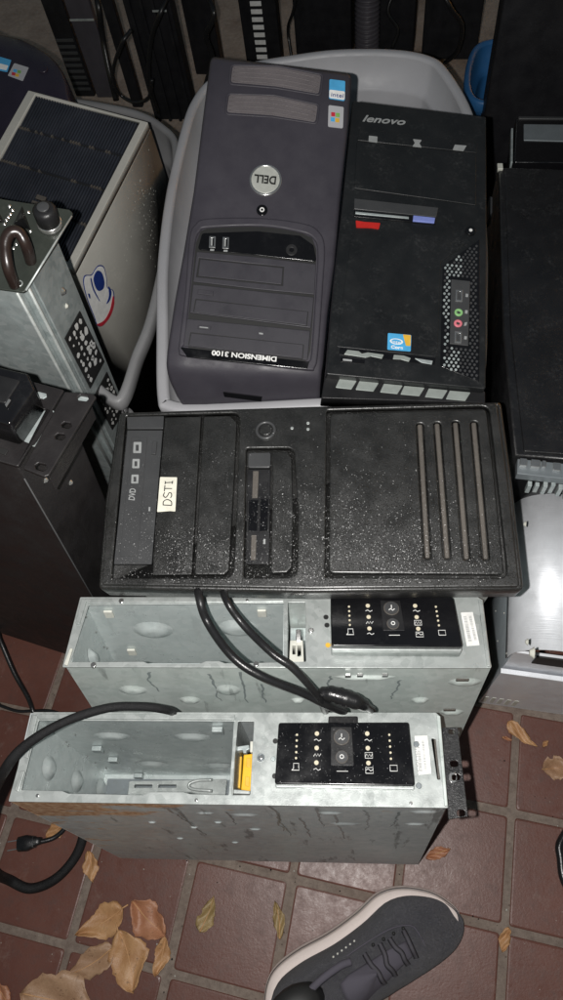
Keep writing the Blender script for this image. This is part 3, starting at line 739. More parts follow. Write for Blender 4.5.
# ------------------------------------------------------------------ grey tubs
def tub(name, outline, zr, depth, taper, mat, label, lipw=.016, group='plastic tubs', n=6, rib=True):
    cen = sum((Vector((p[0], p[1])) for p in outline), Vector((0, 0)))/len(outline)
    base = catmull([Vector((p[0], p[1], 0)) for p in outline], n, True)
    def ins(d):
        L = len(base); res = []
        area = sum(base[i-1].x*base[i].y-base[i].x*base[i-1].y for i in range(L)); sg = 1 if area > 0 else -1
        for i in range(L):
            a = base[i-2]; b = base[(i+2) % L]; td = (b-a).normalized(); nr = Vector((-td.y, td.x, 0))*sg
            res.append(base[i]+nr*d)
        return res
    t = thing(name, Vector((cen.x, cen.y, zr-depth)), label, 'tub', group)
    off = Vector((cen.x, cen.y, zr-depth))
    prof = [(lipw+.004, -.001-.0), (taper+lipw, -depth+.012), (taper+lipw+.02, -depth), ]
    rows = []
    P = [(0.0015,-.022),(0,-.02),(0,-.004),(.002,-.001),(.005,0),(lipw-.004,0),(lipw-.0015,-.0015),(lipw,-.005),(lipw+.006,-.05),(lipw+.012,-.053),(lipw+.014,-.06),(taper*.7+lipw,-depth*.7),(taper+lipw,-depth+.03),(taper+lipw+.015,-depth+.006),(taper+lipw+.03,-depth+.004)]
    for d, z in P:
        rows.append([p+Vector((0,0,zr+z))-off for p in ins(d)])
    rows.append([Vector((p.x*.3, p.y*.3, .004)) for p in [q+Vector((0,0,0))-Vector((cen.x,cen.y,0)) for q in base]])
    body = loft('inner_wall', rows[7:], mat, t, 'end', True, True)
    rim = loft('rim', rows[:8], mat, t, False, True, True)
    ow = []
    for d, z in ((lipw-.003,-.003),(lipw+.002,-.05),(lipw+.010,-.054),(taper+lipw-.003,-depth+.01),(taper+lipw+.01,-depth)):
        ow.append([p+Vector((0,0,zr+z))-off for p in ins(d)])
    loft('outer_wall', ow, mat, t, 'end', True, True)
    return t
zr = .42
main = [(-.2386,.54),(-.2495,.66),(-.2576,.78),(-.256,.93),(-.2427,1.075),(-.229,1.15),(-.2,1.205),(-.14,1.238),(-.05,1.25),(.0285,1.252),(.12,1.236),(.178,1.208),(.205,1.165),(.231,1.05),(.228,.92),(.217,.77),(.2,.64),(.186,.55),(.17,.515),(.1,.507),(-.03,.505),(-.17,.507),(-.225,.517)]
tub('plastic_tub', main, zr, .40, .035, M['tub'], 'large light grey plastic tub holding the slate tower and the narrow black tower')
left = [at(*p, .40).to_2d() for p in ((72,97),(100,101),(140,110),(165,124),(178,142),(176,190),(168,250),(154,315),(140,352),(118,402))]
left = [(p.x, p.y) for p in left]
left = left + [(-.365,.60),(-.45,.68),(-.62,.78),(-.74,.90),(-.74,1.1),(-.60,1.27)]
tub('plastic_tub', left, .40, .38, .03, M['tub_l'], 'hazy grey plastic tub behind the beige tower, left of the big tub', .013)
# blue tub behind
bl = [at(*p, .30).to_2d() for p in ((467,62),(476,44),(497,37),(540,34),(600,40),(640,60),(620,95),(560,100),(500,103),(474,100),(465,85))]
tub('plastic_tub', [(p.x, p.y) for p in bl], .30, .29, .02, M['tub_blue'], 'deep blue plastic tub just right of the big grey tub, mostly in the dark', .012)
# ------------------------------------------------------------------ the two open steel cases
def module(F, quad, zt, parent, th=.014, hot=None):
    P = [Vector(F.px(*q, zt)) for q in quad]
    def uv(u, v):
        return (P[0]*(1-u)+P[1]*u)*(1-v) + (P[3]*(1-u)+P[2]*u)*v
    base = plate('base_tray', F, [uv(-.0,.02), uv(1,.02), uv(1.0,1.03), uv(0,1.03)], .0005, zt-.006, M['steel_face'], parent, .002, .001, local=True)
    mo = plate('display_module', F, [uv(0,0), uv(1,0), uv(1,1), uv(0,1)], zt-.0065, zt, M['gloss'], parent, .003, .0012, local=True)
    W = (P[1]-P[0]).length; H = (P[3]-P[0]).length
    def d(name, u, v, r, m, hole=0, h=.0006): return disc(name, F, uv(u, v), r, zt-.0005, zt+h, m, mo, .0002, hole, 14, local=True)
    for u, v0 in ((.148,.21),(.845,.21)):
        for k in range(5): d('led', u, v0+k*.095, .0011, M['led'])
    for u in (.30,.68):
        for k in range(3):
            v = .19+k*.235
            d('led', u, v, .0022, M['led'])
            x, y = uv(u+.005, v+.115)
            if k != 1: pts = [(-.0034,.0004),(-.001,.0016),(.0012,-.0004),(.0036,.001)]
            else: pts = [(-.0036,-.0012),(-.002,.0014),(-.0006,-.0012),(.0006,.0014),(.002,-.0012),(.0036,.0014)]
            bm = bmesh.new(); tube_bm(bm, [Vector((x+a, y+b, zt+.0003)) for a, b in pts], .00035, 5); bm_obj('icon', bm, M['white'], mo)
            if u > .5 and k > 0:
                bm = bmesh.new(); tube_bm(bm, [Vector((x+a, y+b, zt+.0003)) for a, b in ((-.0036,-.0026),(.0036,-.0026),(.0036,.0028),(-.0036,.0028),(-.0036,-.0026))], .0003, 5); bm_obj('icon', bm, M['white'], mo)
    for u in (.145,.86):
        x, y = uv(u, .735); s = .0034
        pts = [(-s,-s*.8),(s,-s*.8),(s,s*.8),(-s,s*.8),(-s,-s*.8)]
        if u < .5: pts = [(-s,-s*.8),(s*1.2,-s*.8),(s,0),(s,s*1.1),(-s*.5,s*1.1),(-s*.5,-s*.3),(-s,-s*.8)]
        bm = bmesh.new(); tube_bm(bm, [Vector((x+a, y+b, zt+.0003)) for a, b in pts], .00035, 5); bm_obj('icon', bm, M['white'], mo)
    pn = plate('button_panel', F, [uv(.405,.08), uv(.565,.08), uv(.575,.70), uv(.405,.70)], zt-.0005, zt+.0007, M['black'], mo, .001, .0004, local=True)
    for v, r in ((.25,.0072),(.57,.0056)):
        b_ = d('push_button', .487, v, r, M['drive'], 0, .0024); disc('button_ring', F, uv(.487, v), r*1.12, zt, zt+.0014, M['groove'], mo, .0003, .84, 20, local=True)
        x, y = uv(.487, v)
        if v < .4: pts = [(0,.0030),(0,-.0006)]
        else:
            pts = [(.0018*math.cos(a), .0018*math.sin(a)) for a in [2*PI*k/10 for k in range(11)]]
        bm = bmesh.new(); tube_bm(bm, [Vector((x+a, y+b, zt+.0026)) for a, b in pts], .0005, 5); bm_obj('icon', bm, M['white'], mo)
        if v < .4:
            bm = bmesh.new(); tube_bm(bm, [Vector((x+a, y+b, zt+.0026)) for a, b in ((-.003,-.0028),(-.001,-.0012),(.001,-.0032),(.003,-.0014))], .0005, 5); bm_obj('icon', bm, M['white'], mo)
    x, y = uv(.49, .79); bm = bmesh.new(); tube_bm(bm, [Vector((x+a, y, zt+.0003)) for a in (-.0055,.0055)], .0003, 5); bm_obj('printed_line', bm, M['white'], mo)
    return mo
def inner_box(t, F, x0, x1, y0, y1, d, mat):
    """inward facing sheet: four walls and a floor"""
    bm = bmesh.new(); e = .0012
    box_bm(bm, x0, x0+e, y0, y1, -d, -.002); box_bm(bm, x1-e, x1, y0, y1, -d, -.002)
    box_bm(bm, x0+e, x1-e, y1-e, y1, -d, -.002); box_bm(bm, x0+e, x1-e, y0, y0+e, -d, -.002)
    box_bm(bm, x0+e, x1-e, y0+e, y1-e, -d, -d+e)
    return bm_obj('inner_tray', bm, mat, t)
def open_case(F, W, H, D, label, mats, face, op1, op2, slot, quad, labelq, near):
    t = thing('equipment_case', F, label, 'equipment case', 'open steel equipment cases')
    side, facem, inn = mats
    w, h = W/2, H/2; e = .0014
    # outer shell: four sheet walls and a bottom
    lst = [(-w,-w+e,-h,h,-D,-.0012),(w-e,w,-h,h,-D,-.0012),(-w+e,w-e,h-e,h,-D,-.0012),(-w+e,w-e,-h,-h+e,-D,-.0012),(-w+e,w-e,-h+e,h-e,-D,-D+e)]
    boxes('case_shell', lst, side, t, .0004)
    # pressed front plate with its openings
    plate('front_plate', F, face, -.0016, 0, facem, t, .0015, .0004, [op1, op2, slot], .0012)
    return t
F2 = Frame((-.133, .0905, .4095), (.006, .13, .991), (1, -.0185, -.003))
def case_near():
    F = F2; W, H, D = .435, .09, .40
    t = open_case(F, W, H, D, 'nearest open steel equipment case, rust streaked, with yellow clip and black rack ear', (M['steel_rust'], M['steel_face'], M['steel_in']),
        [(33,712),(436,712.5),(440,716),(448.5,808),(8,801.5)],
        [(38.5,720.5),(234.5,721.5),(228.5,795),(190,794),(183,792),(150,792),(143,795),(68,793.5),(62,791),(21,790)],
        [(238,721.5),(254,721.5),(250,795),(231.5,795)], [(431.5,738.5),(434.5,738.5),(440.5,779.5),(437.5,779.5)], None, None, True)
    w, h = W/2, H/2
    di = .26
    a = F.px(36,790,0); b = F.px(234,721,0)
    tr = inner_box(t, F, -w+.004, .008, -h+.003, h-.003, di, M['steel_in'])
    # divider sheet and small compartment
    box('divider', .009, .0105, -h+.003, h-.003, -.20, -.0018, M['steel_face'], t, .0003)
    dl = []
    for px_, py_ in ((112,736),(192,737),(151,764),(219,766)):   # domes pressed in the far wall (plane y = h-.004)
        q = hit(F, px_, py_, 'y', h-.0045); dl.append((q, X, Z, -Y, .022, .015, .004))
    for px_, py_ in ((49,768),(77,781),(101,789)):
        q = hit(F, px_, py_, 'x', -w+.0055); dl.append((q, Y, Z, X, .013, .02, .005))
    domes('pressed_dome', dl, M['steel_in'], tr)
    tabs = []
    for px_, py_ in ((98,747),(114,758),(139,774),(218,728)):
        q = hit(F, px_, py_, 'y', h-.0045); tabs.append((q.x-.006,q.x+.006,q.y-.006,q.y,q.z-.006,q.z+.006))
    boxes('tab', tabs, M['steel_d'], tr, .001)
    for px_, py_ in ((170,776),(225,777)):
        q = hit(F, px_, py_, 'y', h-.0045); tabs.append(q)
    # floor bracket with two slots and a wire loop
    fz = -di+.0016
    plate('floor_bracket', F, [(129,781),(227,779),(225,797),(127,799)], fz+.002, fz+.012, M['steel_face'], tr, .002, .0008, [[(134,784.5),(152,784.5),(152,787.5),(134,787.5)],[(158,784.5),(176,784.5),(176,787.5),(158,787.5)]], .001)
    boxes('dark_sheet', [(-w+.01,0,-h+.01,h-.01,fz,fz+.0015)], M['alu_d'], tr)  # darker grey sheet over the tray floor, below the bracket
    tube('wire_loop', [(*F.px(x,y,fz+.03),fz+.03) for x,y in ((212,780),(198,780.5),(189,784),(192,789),(212,791))], .002, M['steel_face'], tr, 8, 6)
    for px_, py_ in ((75,735),(104,752),(66,742),(87,756),(95,763),(106,768),(118,778),(68,746)):
        q = hit(F, px_, py_, 'x', -w+.0056)
        if q.y < h-.006: disc_at('rivet', q, X, .0016, M['chrome'], tr)
        else:
            q = hit(F, px_, py_, 'y', h-.0046); disc_at('rivet', q, -Y, .0016, M['chrome'], tr)
    # yellow clip and brackets in the small compartment
    yk = plate('yellow_clip', F, [(243.5,754.5),(253.2,753.5),(250.8,791),(240.8,789.5),(242.4,771)], -.030, -.010, M['yellow'], t, .001, .0012)
    for q in ([(246.5,757.5),(251,758),(250.4,768),(246.2,767)], [(245.2,776),(249.6,776.6),(249,787),(244.8,785.5)]):
        plate('clip_recess', F, q, -.013, -.0092, M['gold'], yk, .001, .0006)
    plate('bracket', F, [(236.5,746.5),(249,744.5),(249.6,749),(246.5,750.5),(246.5,753),(243,753),(242.5,750),(236,751)], -.035, -.014, M['steel_d'], t, .001, .0008)
    plate('bracket', F, [(250,741),(254,741),(253.4,752),(249.8,752)], -.03, -.008, M['offwhite'], t, .001, .0008)
    plate('bracket', F, [(232.5,789),(250,790.6),(249.8,794),(231.5,793.5)], -.03, -.009, M['steel_face'], t, .001, .0008)
    plate('pad', F, [(233.5,757),(242,756),(240,788),(231.5,787)], -.06, -.034, M['gold'], t, .001, .0008)
    sc = disc('screw', F, (260.7,757.3), 3.8, -.0005, .0016, M['alu_d'], t, .0006, .6); disc('screw_head', F, (260.7,757.3), 2.2, -.0005, .0012, M['chrome'], sc, .0006, n=12)
    for q in ((275.3,741),(274.6,776)): disc('hole', F, q, 2.6, -.0003, .0006, M['ink'], t, .0001, n=12)
    disc('rivet', F, (273,758.6), 2.4, -.0003, .0016, M['steel_d'], t, .0006, n=12)
    for q in ((416.5,744),(419,785.5)): disc('screw', F, q, 3, -.0003, .0018, M['alu_d'], t, .0006, n=12)
    module(F, [(278.5,722.5),(409,722),(415,786),(274.5,784)], .012, t)
    plate('connector_clip', F, [(328.5,716),(358,716),(358,724),(328,724)], .0003, .0045, M['black'], t, .002, .001)
    lb = plate('paper_label', F, [(414.5,736),(427.6,735.6),(431.5,773.5),(418.6,775)], .0002, .0007, M['white'], t, .0006, .0001)
    text('lettering', F, 'COMDIAL', (419.6,771.5), (416,741), 2.6, M['grey_print'], lb, .0008)
    bars(F, lb, [(422.5,771),(419.4,741)], 3, 22); bars(F, lb, [(427,770),(424,741)], 2.4, 18)
    plate('edge_strip', F, [(433.8,739),(435.8,739),(440.2,779),(438.2,779)], -.004, .001, M['groove'], t, .0002, .0004)
    for q in ((37,795.5),(187,716),(196,800),(411,803)): disc('rivet', F, q, 1.8, -.0004, .0012, M['chrome'], t, .0005, n=10)
    # raised lips round the opening
    plate('opening_lip', F, [(34.5,713.5),(235,714.5),(235,719.5),(38,718.5)], -.0005, .0026, M['steel_face'], t, .001, .0008)
    plate('opening_lip', F, [(33,714),(37,716),(27.5,758),(23.5,757)], -.0005, .0022, M['steel_face'], t, .001, .0008)
    plate('opening_lip', F, [(20.5,770),(24.5,771),(18,792),(14,790)], -.0005, .0024, M['steel_face'], t, .001, .0008)
    # right hand raised edge strip
    plate('side_lip', F, [(436.6,714),(440.5,716),(448.2,806.5),(444.6,806)], -.0005, .0022, M['steel'], t, .001, .0008)
    # pressed ovals on the near side (plane y = -h)
    dl = []
    for px_, py_, rx in ((424,812,.016),(415,824,.012),(330,813,.014),(345,824,.018),(205,813,.010),(244,815,.016),(152,822,.005),(194,827,.005),(255,829,.008),(180,838,.005),(218,822,.005),(235,842,.005)):
        q = hit(F, px_, py_, 'y', -h-.0001); 
        if q.z < -.008: dl.append((q, X, Z, -Y, rx, rx*.5, .0015))
    domes('pressed_dome', dl, M['steel_rust'], t)
    # black rack ear at the right hand end
    er = plate('rack_ear', F, [(442,727.5),(458,727),(468.5,816.5),(448.5,819.5)], -.0145, -.0125, M['sidepaint'], t, .0015, .0006,
        [[(448.5,729.5),(454.5,729.5),(455,734),(449,734)], [(450,760.8),(458,760.5),(458.6,766.5),(450.6,767)], [(451.5,774),(459.8,773.6),(460.4,780),(452,780.4)], [(457,809.8),(465,809.6),(465.6,816),(457.6,816.4)]], .003)
    boxes('ear_flange', [(w+.0003,w+.0022,-h+.002,h-.01,-.10,-.0126)], M['sidepaint'], er, .0005)
    plate('washer', F, [(449.4,773),(455,772.2),(457,776),(456,782),(451.5,783),(449,779)], -.0125, -.0115, M['chrome'], er, .002, .0003, [[(451.8,774.6),(456.4,774.2),(456.8,780.2),(452.2,780.6)]], .002)
    return t
def drips(t, F, h, pts, mat, seed):
    rnd = random.Random(seed)
    for px_, py_, ln in pts:
        q = hit(F, px_, py_, 'y', -h-.0003); bm = bmesh.new(); x = q.x; z = q.z; L_ = []; R_ = []; n = 14
        for k in range(n+1):
            w = (.0010+.0009*rnd.random())*(1-.6*k/n); x += rnd.gauss(0, .0013)
            zz = z-ln*k/n
            L_.append(bm.verts.new((x-w, -h-.0004, zz))); R_.append(bm.verts.new((x+w, -h-.0004, zz)))
        for k in range(n): bm.faces.new((L_[k], R_[k], R_[k+1], L_[k+1]))
        bm_obj('water_streak', bm, mat, t)
def hit(F, px_, py_, axis, val):
    """point of the pixel ray on the local plane axis = val, in local coordinates"""
    d = ray(px_, py_); dl = Vector((d.dot(F.x), d.dot(F.y), d.dot(F.z))); o = CAMP-F.o; ol = Vector((o.dot(F.x), o.dot(F.y), o.dot(F.z)))
    i = {'x': 0, 'y': 1, 'z': 2}[axis]; t = (val-ol[i])/dl[i]
    return ol+dl*t
def disc_at(name, c, n, r, mat, parent):
    n = Vector(n); a = n.orthogonal().normalized(); b = n.cross(a); bm = bmesh.new()
    dome_bm(bm, Vector(c), a, b, n, r, r, r*.7, 10, 4)
    return bm_obj(name, bm, mat, parent, True)
def bars(F, parent, seg, hpx, n):
    a = Vector(F.px(*seg[0], .0008)); b = Vector(F.px(*seg[1], .0008)); d = b-a; L = d.length; d.normalize(); up = Vector((-d.y, d.x)); bm = bmesh.new()
    x = 0; hh = hpx*L/math.dist(*seg); r = random.Random(n)
    while x < L:
        w = r.uniform(.0003, .0009)
        v = [bm.verts.new((*(a+d*(x+i*w)+up*(j*hh)), .0009)) for i, j in ((0,0),(1,0),(1,1),(0,1))]; bm.faces.new(v); x += w+r.uniform(.0003, .0009)
    return bm_obj('barcode', bm, M['grey_print'], parent)
tN = case_near()
drips(tN, F2, .045, [(168,808,.09),(180,812,.14),(268,806,.17),(276,814,.10),(318,808,.10),(333,812,.16),(366,810,.11),(300,818,.12),(228,812,.07),(398,812,.08)], M['streak'], 3)
droplets(tN, F2, 700, .03, .215, -.044, .044, .0003, .0009, lambda x, y: .9 if x < .19 else .4, 9)
F1 = Frame((-.077, .212, .438), (.06, .20, .978), (.9975, -.009, -.06))
def case_far():
    F = F1; W, H, D = .435, .080, .36
    t = open_case(F, W, H, D, 'open greenish steel equipment case under the DSTI tower, between it and the rusty case', (M['steel'], M['steel_face'], M['steel_in']),
        [(80,597),(478,597),(483,600),(491.5,668),(62,667)],
        [(88.5,605),(284,603),(284,662),(226,663.5),(219,661),(206,661),(199,664),(150,664),(143,661.5),(70.5,662)],
        [(288,602.5),(305.5,602.5),(306,661.5),(287.5,661.5)], [(480,615),(482.5,615),(487.5,645),(485,645)], None, None, False)
    w, h = W/2, H/2; di = .17
    tr = inner_box(t, F, -w+.004, .008, -h+.003, h-.003, di, M['steel_in'])
    box('divider', .009, .0105, -h+.003, h-.003, -.16, -.0018, M['steel_face'], t, .0003)
    box('compartment', .012, .031, -h+.003, h-.004, -.12, -.06, M['steel_d'], t, .001)
    dl = []
    for px_, py_ in ((153,630),(238,628)):
        q = hit(F, px_, py_, 'y', h-.0045); dl.append((q, X, Z, -Y, .024, .02, .006))
    q = hit(F, 92, 658, 'x', -w+.0056); dl.append((q, Y, Z, X, .008, .02, .006))
    domes('pressed_dome', dl, M['steel_in'], tr)
    tabs = []
    for px_, py_ in ((109,613),(132,651),(262,612)):
        q = hit(F, px_, py_, 'y', h-.0045); tabs.append((q.x-.005,q.x+.005,q.y-.003,q.y,q.z-.007,q.z+.007))
    boxes('tab', tabs, M['offwhite'], tr, .001)
    for px_, py_ in ((96,632),(104,647),(112,645),(86,617),(107,648)):
        q = hit(F, px_, py_, 'x', -w+.0056); disc_at('rivet', q, X, .0018, M['chrome'], tr)
    for q in ((121,600.5),(93,664.5),(247,600),(256,663.5),(311,630)): disc('rivet', F, q, 3 if q[1] > 600 else 2, -.0004, .0022, M['chrome'], t, .001, n=12)
    cn = plate('white_connector', F, [(290,640),(303,640),(304,662),(289,662)], -.03, -.006, M['offwhite'], t, .001, .001, [[(292.5,645),(295.5,645),(295.5,654),(292.5,654)],[(297.5,645),(301,645),(301,656),(297.5,656)]], .0005)
    plate('connector_cap', F, [(296,629),(301,629),(301,641),(296,641)], -.03, -.004, M['chrome'], cn, .0008, .0008)
    for q in ((326,617),(327,625),(328,645)): disc('hole', F, q, 2.6, -.0003, .0006, M['ink'] if q[1] < 640 else M['gold'], t, .0001, n=12)
    module(F, [(330.5,597),(453.5,597),(463,646.5),(331.5,645.5)], .020, t)
    lb = plate('paper_label', F, [(461,612.5),(473,612),(479.8,645),(467,646)], .0002, .0007, M['white'], t, .0006, .0001)
    bars(F, lb, [(472,641),(466.5,616)], 3, 22); bars(F, lb, [(477,640),(471.5,616)], 2.4, 18)
    plate('edge_strip', F, [(481.8,616),(483.6,616),(487.4,644),(485.6,644)], -.004, .001, M['groove'], t, .0002, .0004)
    plate('side_lip', F, [(478.6,599),(483,601),(491,666),(487.4,666)], -.0005, .0022, M['steel_face'], t, .001, .0008)
    plate('opening_lip', F, [(81,598.5),(86.5,599.5),(79,624),(75,623)], -.0005, .0024, M['steel_face'], t, .001, .0008)
    plate('opening_lip', F, [(69.5,648),(72.5,648),(67,665.5),(63.5,664)], -.0005, .0024, M['offwhite'], t, .001, .0008)
    plate('opening_lip', F, [(84,598.5),(284,598),(284,601.8),(88,603)], -.0005, .0020, M['steel_face'], t, .001, .0008)
    dl = []
    for px_, py_, rx, rz_ in ((465,682,.018,.010),(452,712,.014,.008),(133,690,.016,.012),(228,690,.014,.014),(365,677,.034,.005),(298,700,.008,.006),(190,700,.012,.01),(420,700,.01,.008)):
        q = hit(F, px_, py_, 'y', -h-.0001); dl.append((q, X, Z, -Y, rx, rz_, .0035))
    domes('pressed_dome', dl, M['steel'], t)
    for px_, py_ in ((463,680),(450,710)):
        q = hit(F, px_, py_, 'y', -h-.0036); boxes('slot_edge', [(q.x-.007,q.x+.006,q.y-.001,q.y+.001,q.z-.002,q.z+.002)], M['groove'], t, .0004)
    for px_, py_ in ((348,676),(360,675.5),(385,675.5)):
        q = hit(F, px_, py_, 'y', -h-.0036); boxes('slot_edge', [(q.x-.003,q.x+.003,q.y-.001,q.y+.002,q.z-.003,q.z+.003)], M['chrome'], t, .0006)
    return t
tF = case_far()
drips(tF, F1, .04, [(150,672,.05),(205,674,.07),(240,672,.08),(262,684,.05),(330,676,.05),(402,680,.05)], M['streak'], 5)
# ------------------------------------------------------------------ silver case on the right
def silver_case():
    # left wall stands on the ground line through (477,700); the long top edge is rolled over
    o = at(479, 700, 0); ang = math.radians(-9.5)
    F = Frame(o, (0, 0, 1), (math.cos(ang), math.sin(ang), 0))
    t = thing('silver_case', F, 'brushed silver computer case with rolled top edge and dull side panel, beside the open cases', 'computer', None)
    H = .30; R_ = .05; n = 10; Ln = .25
    Wd = .30
    prof = [(0, .03)]
    for k in range(n+1):
        a = PI/2*k/n; prof.append((R_-R_*math.cos(a), H-R_+R_*math.sin(a)))
    prof += [(Wd, H), (Wd, .03)]
    # dull side panel and bright rolled skin
    s0, s1 = .004, .004+Ln
    a_ = prof[:2]; b_ = prof[1:]
    def ext(name, pr, m_, y0, y1, th=.0016):
        secs = [[(x, y, z) for x, z in pr] for y in (y0, y1)]
        inner = [[(x+th, y, z-th*.3) for x, z in pr] for y in (y0, y1)]
        bm = bmesh.new()
        A = [bm.verts.new(p) for p in secs[0]]; B = [bm.verts.new(p) for p in secs[1]]
        for i in range(len(A)-1): bm.faces.new((A[i], A[i+1], B[i+1], B[i]))
        o_ = bm_obj(name, bm, m_, t, True); md = o_.modifiers.new('thick', 'SOLIDIFY'); md.thickness = th; md.offset = 0
        return o_
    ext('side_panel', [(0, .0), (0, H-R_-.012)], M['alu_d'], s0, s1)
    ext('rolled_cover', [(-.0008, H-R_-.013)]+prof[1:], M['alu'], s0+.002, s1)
    # near end wall with a dark slot under the cover
    boxes('end_wall', [(.003, Wd, .006, .010, .0, H-.03)], M['alu'], t, .001)
    boxes('dark_recess', [(.03, Wd-.01, .0035, .0058, H-.062, H-.030)], M['ink'], t, .001)
    boxes('foot_flange', [(-.001, Wd, -.004, .003, .0, .2)], M['alu'], t, .001)
    boxes('far_wall', [(.003, Wd, s1-.004, s1, 0, H-.01)], M['alu'], t, .001)
    for px_, py_, r in ((496,611,.0014),(504.5,613,.0014),(498,641,.0014),(507,653.5,.0014),(528,642,.004),(534,653,.0065),(526,524,.004)):
        q = hit(F, px_, py_, 'x', -.001)
        disc_at('rivet' if r < .003 else 'screw', q, -X, r, M['offwhite'], t)  # off-white colour paints the glints of the screws and small holes
    sl = []
    for k in range(4):
        q = hit(F, 484+k*8.5, 697-k*1.2, 'y', -.0045)
    for k in range(5): 
        x = .002+k*.011; boxes('slot_glint', [(x, x+.006, -.0048, -.0038, .015, .05)], M['offwhite'], t, .0008)  # off-white bars paint the shiny streaks on the vent slots
    return t
silver_case()
# ------------------------------------------------------------------ black tower at the right edge and device above
def black_right():
    F = frame_px((500,165), .405, (0.0, -.02, 1), (563,167.5))
    t = thing('desktop_tower', F, 'large plain black computer tower cut by the right edge, metal connectors at its near end', 'computer', 'computer towers in the pile')
    P = [F.px(498.5,166), F.px(600,169), F.px(600,455), F.px(515.5,455), F.px(503,330)]
    top = [(p[0], p[1]) for p in P]; x1 = top[0][0]+.36
    top = [top[0], (x1, top[1][1]), (x1-.02, top[2][1]), top[3], top[4]]
    link('case_body', plate_mesh('case_body', top, [], -.40, -.0012, .003), M['sidepaint'], t)
    ins = [(x+(.010 if i in (0,3,4) else -.006), y+(-.008 if i < 2 else .006 if i < 4 else 0)) for i, (x, y) in enumerate(top)]
    link('side_panel', plate_mesh('side_panel', rounded(ins, .003), [], -.002, .0012, .001), M['sidepaint'], t)
    plate('corner_clip', F, [(497.5,163),(503,163),(503.4,168.5),(498,168.5)], -.004, .003, M['offwhite'], t, .0008, .0008)
    plate('side_latch', F, [(489.5,196),(492.8,197),(492.5,212),(489.5,215)], -.03, -.004, M['drive'], t, .001, .0008)
    # connectors along the near end
    y0 = top[3][1]; x0 = top[3][0]
    b = boxes('connector_plate', [(x0+.004, x0+.30, y0-.022, y0-.001, -.020, -.006)], M['alu_d'], t, .001)
    r = random.Random(5)
    lst = [(x0+.006+k*.013, x0+.006+k*.013+r.uniform(.004,.011), y0-.010-r.uniform(0,.004), y0-.003, -.006, -.002+r.uniform(0,.002)) for k in range(14)]
    boxes('connector', lst, M['chrome'], b, .0006)
    lst = [(x0+.02+k*.009, x0+.025+k*.009, y0-.026-r.uniform(0,.008), y0-.022, -.04, -.022+r.uniform(0,.006)) for k in range(22)]
    boxes('connector_pin', lst, M['steel_d'], b, .0004)
    # device behind
    F = frame_px((518,118), .40, (0, 0, 1), (563,118.5))
    t = thing('disc_player', F, 'black slim device with a glossy grey strip, behind the large plain black tower', 'device')
    P = [F.px(*q) for q in ((516,118),(640,119),(640,163),(514,162))]
    link('housing', plate_mesh('housing', rounded(P, .004), [], -.38, 0, .002), M['gloss'], t)
    plate('display_strip', F, [(524,124),(600,125),(600,142),(524,140)], -.0005, .0016, M['alu_d'], t, .001, .0006)
    plate('edge_trim', F, [(511.5,128),(513.5,128),(513,162),(511,162)], -.02, .0, M['steel_d'], t, .0005, .0005)
    plate('edge_trim', F, [(519,116.2),(600,117),(600,119),(519,118.4)], -.002, .0022, M['drive'], t, .0005, .0005)
FB_ = black_right()
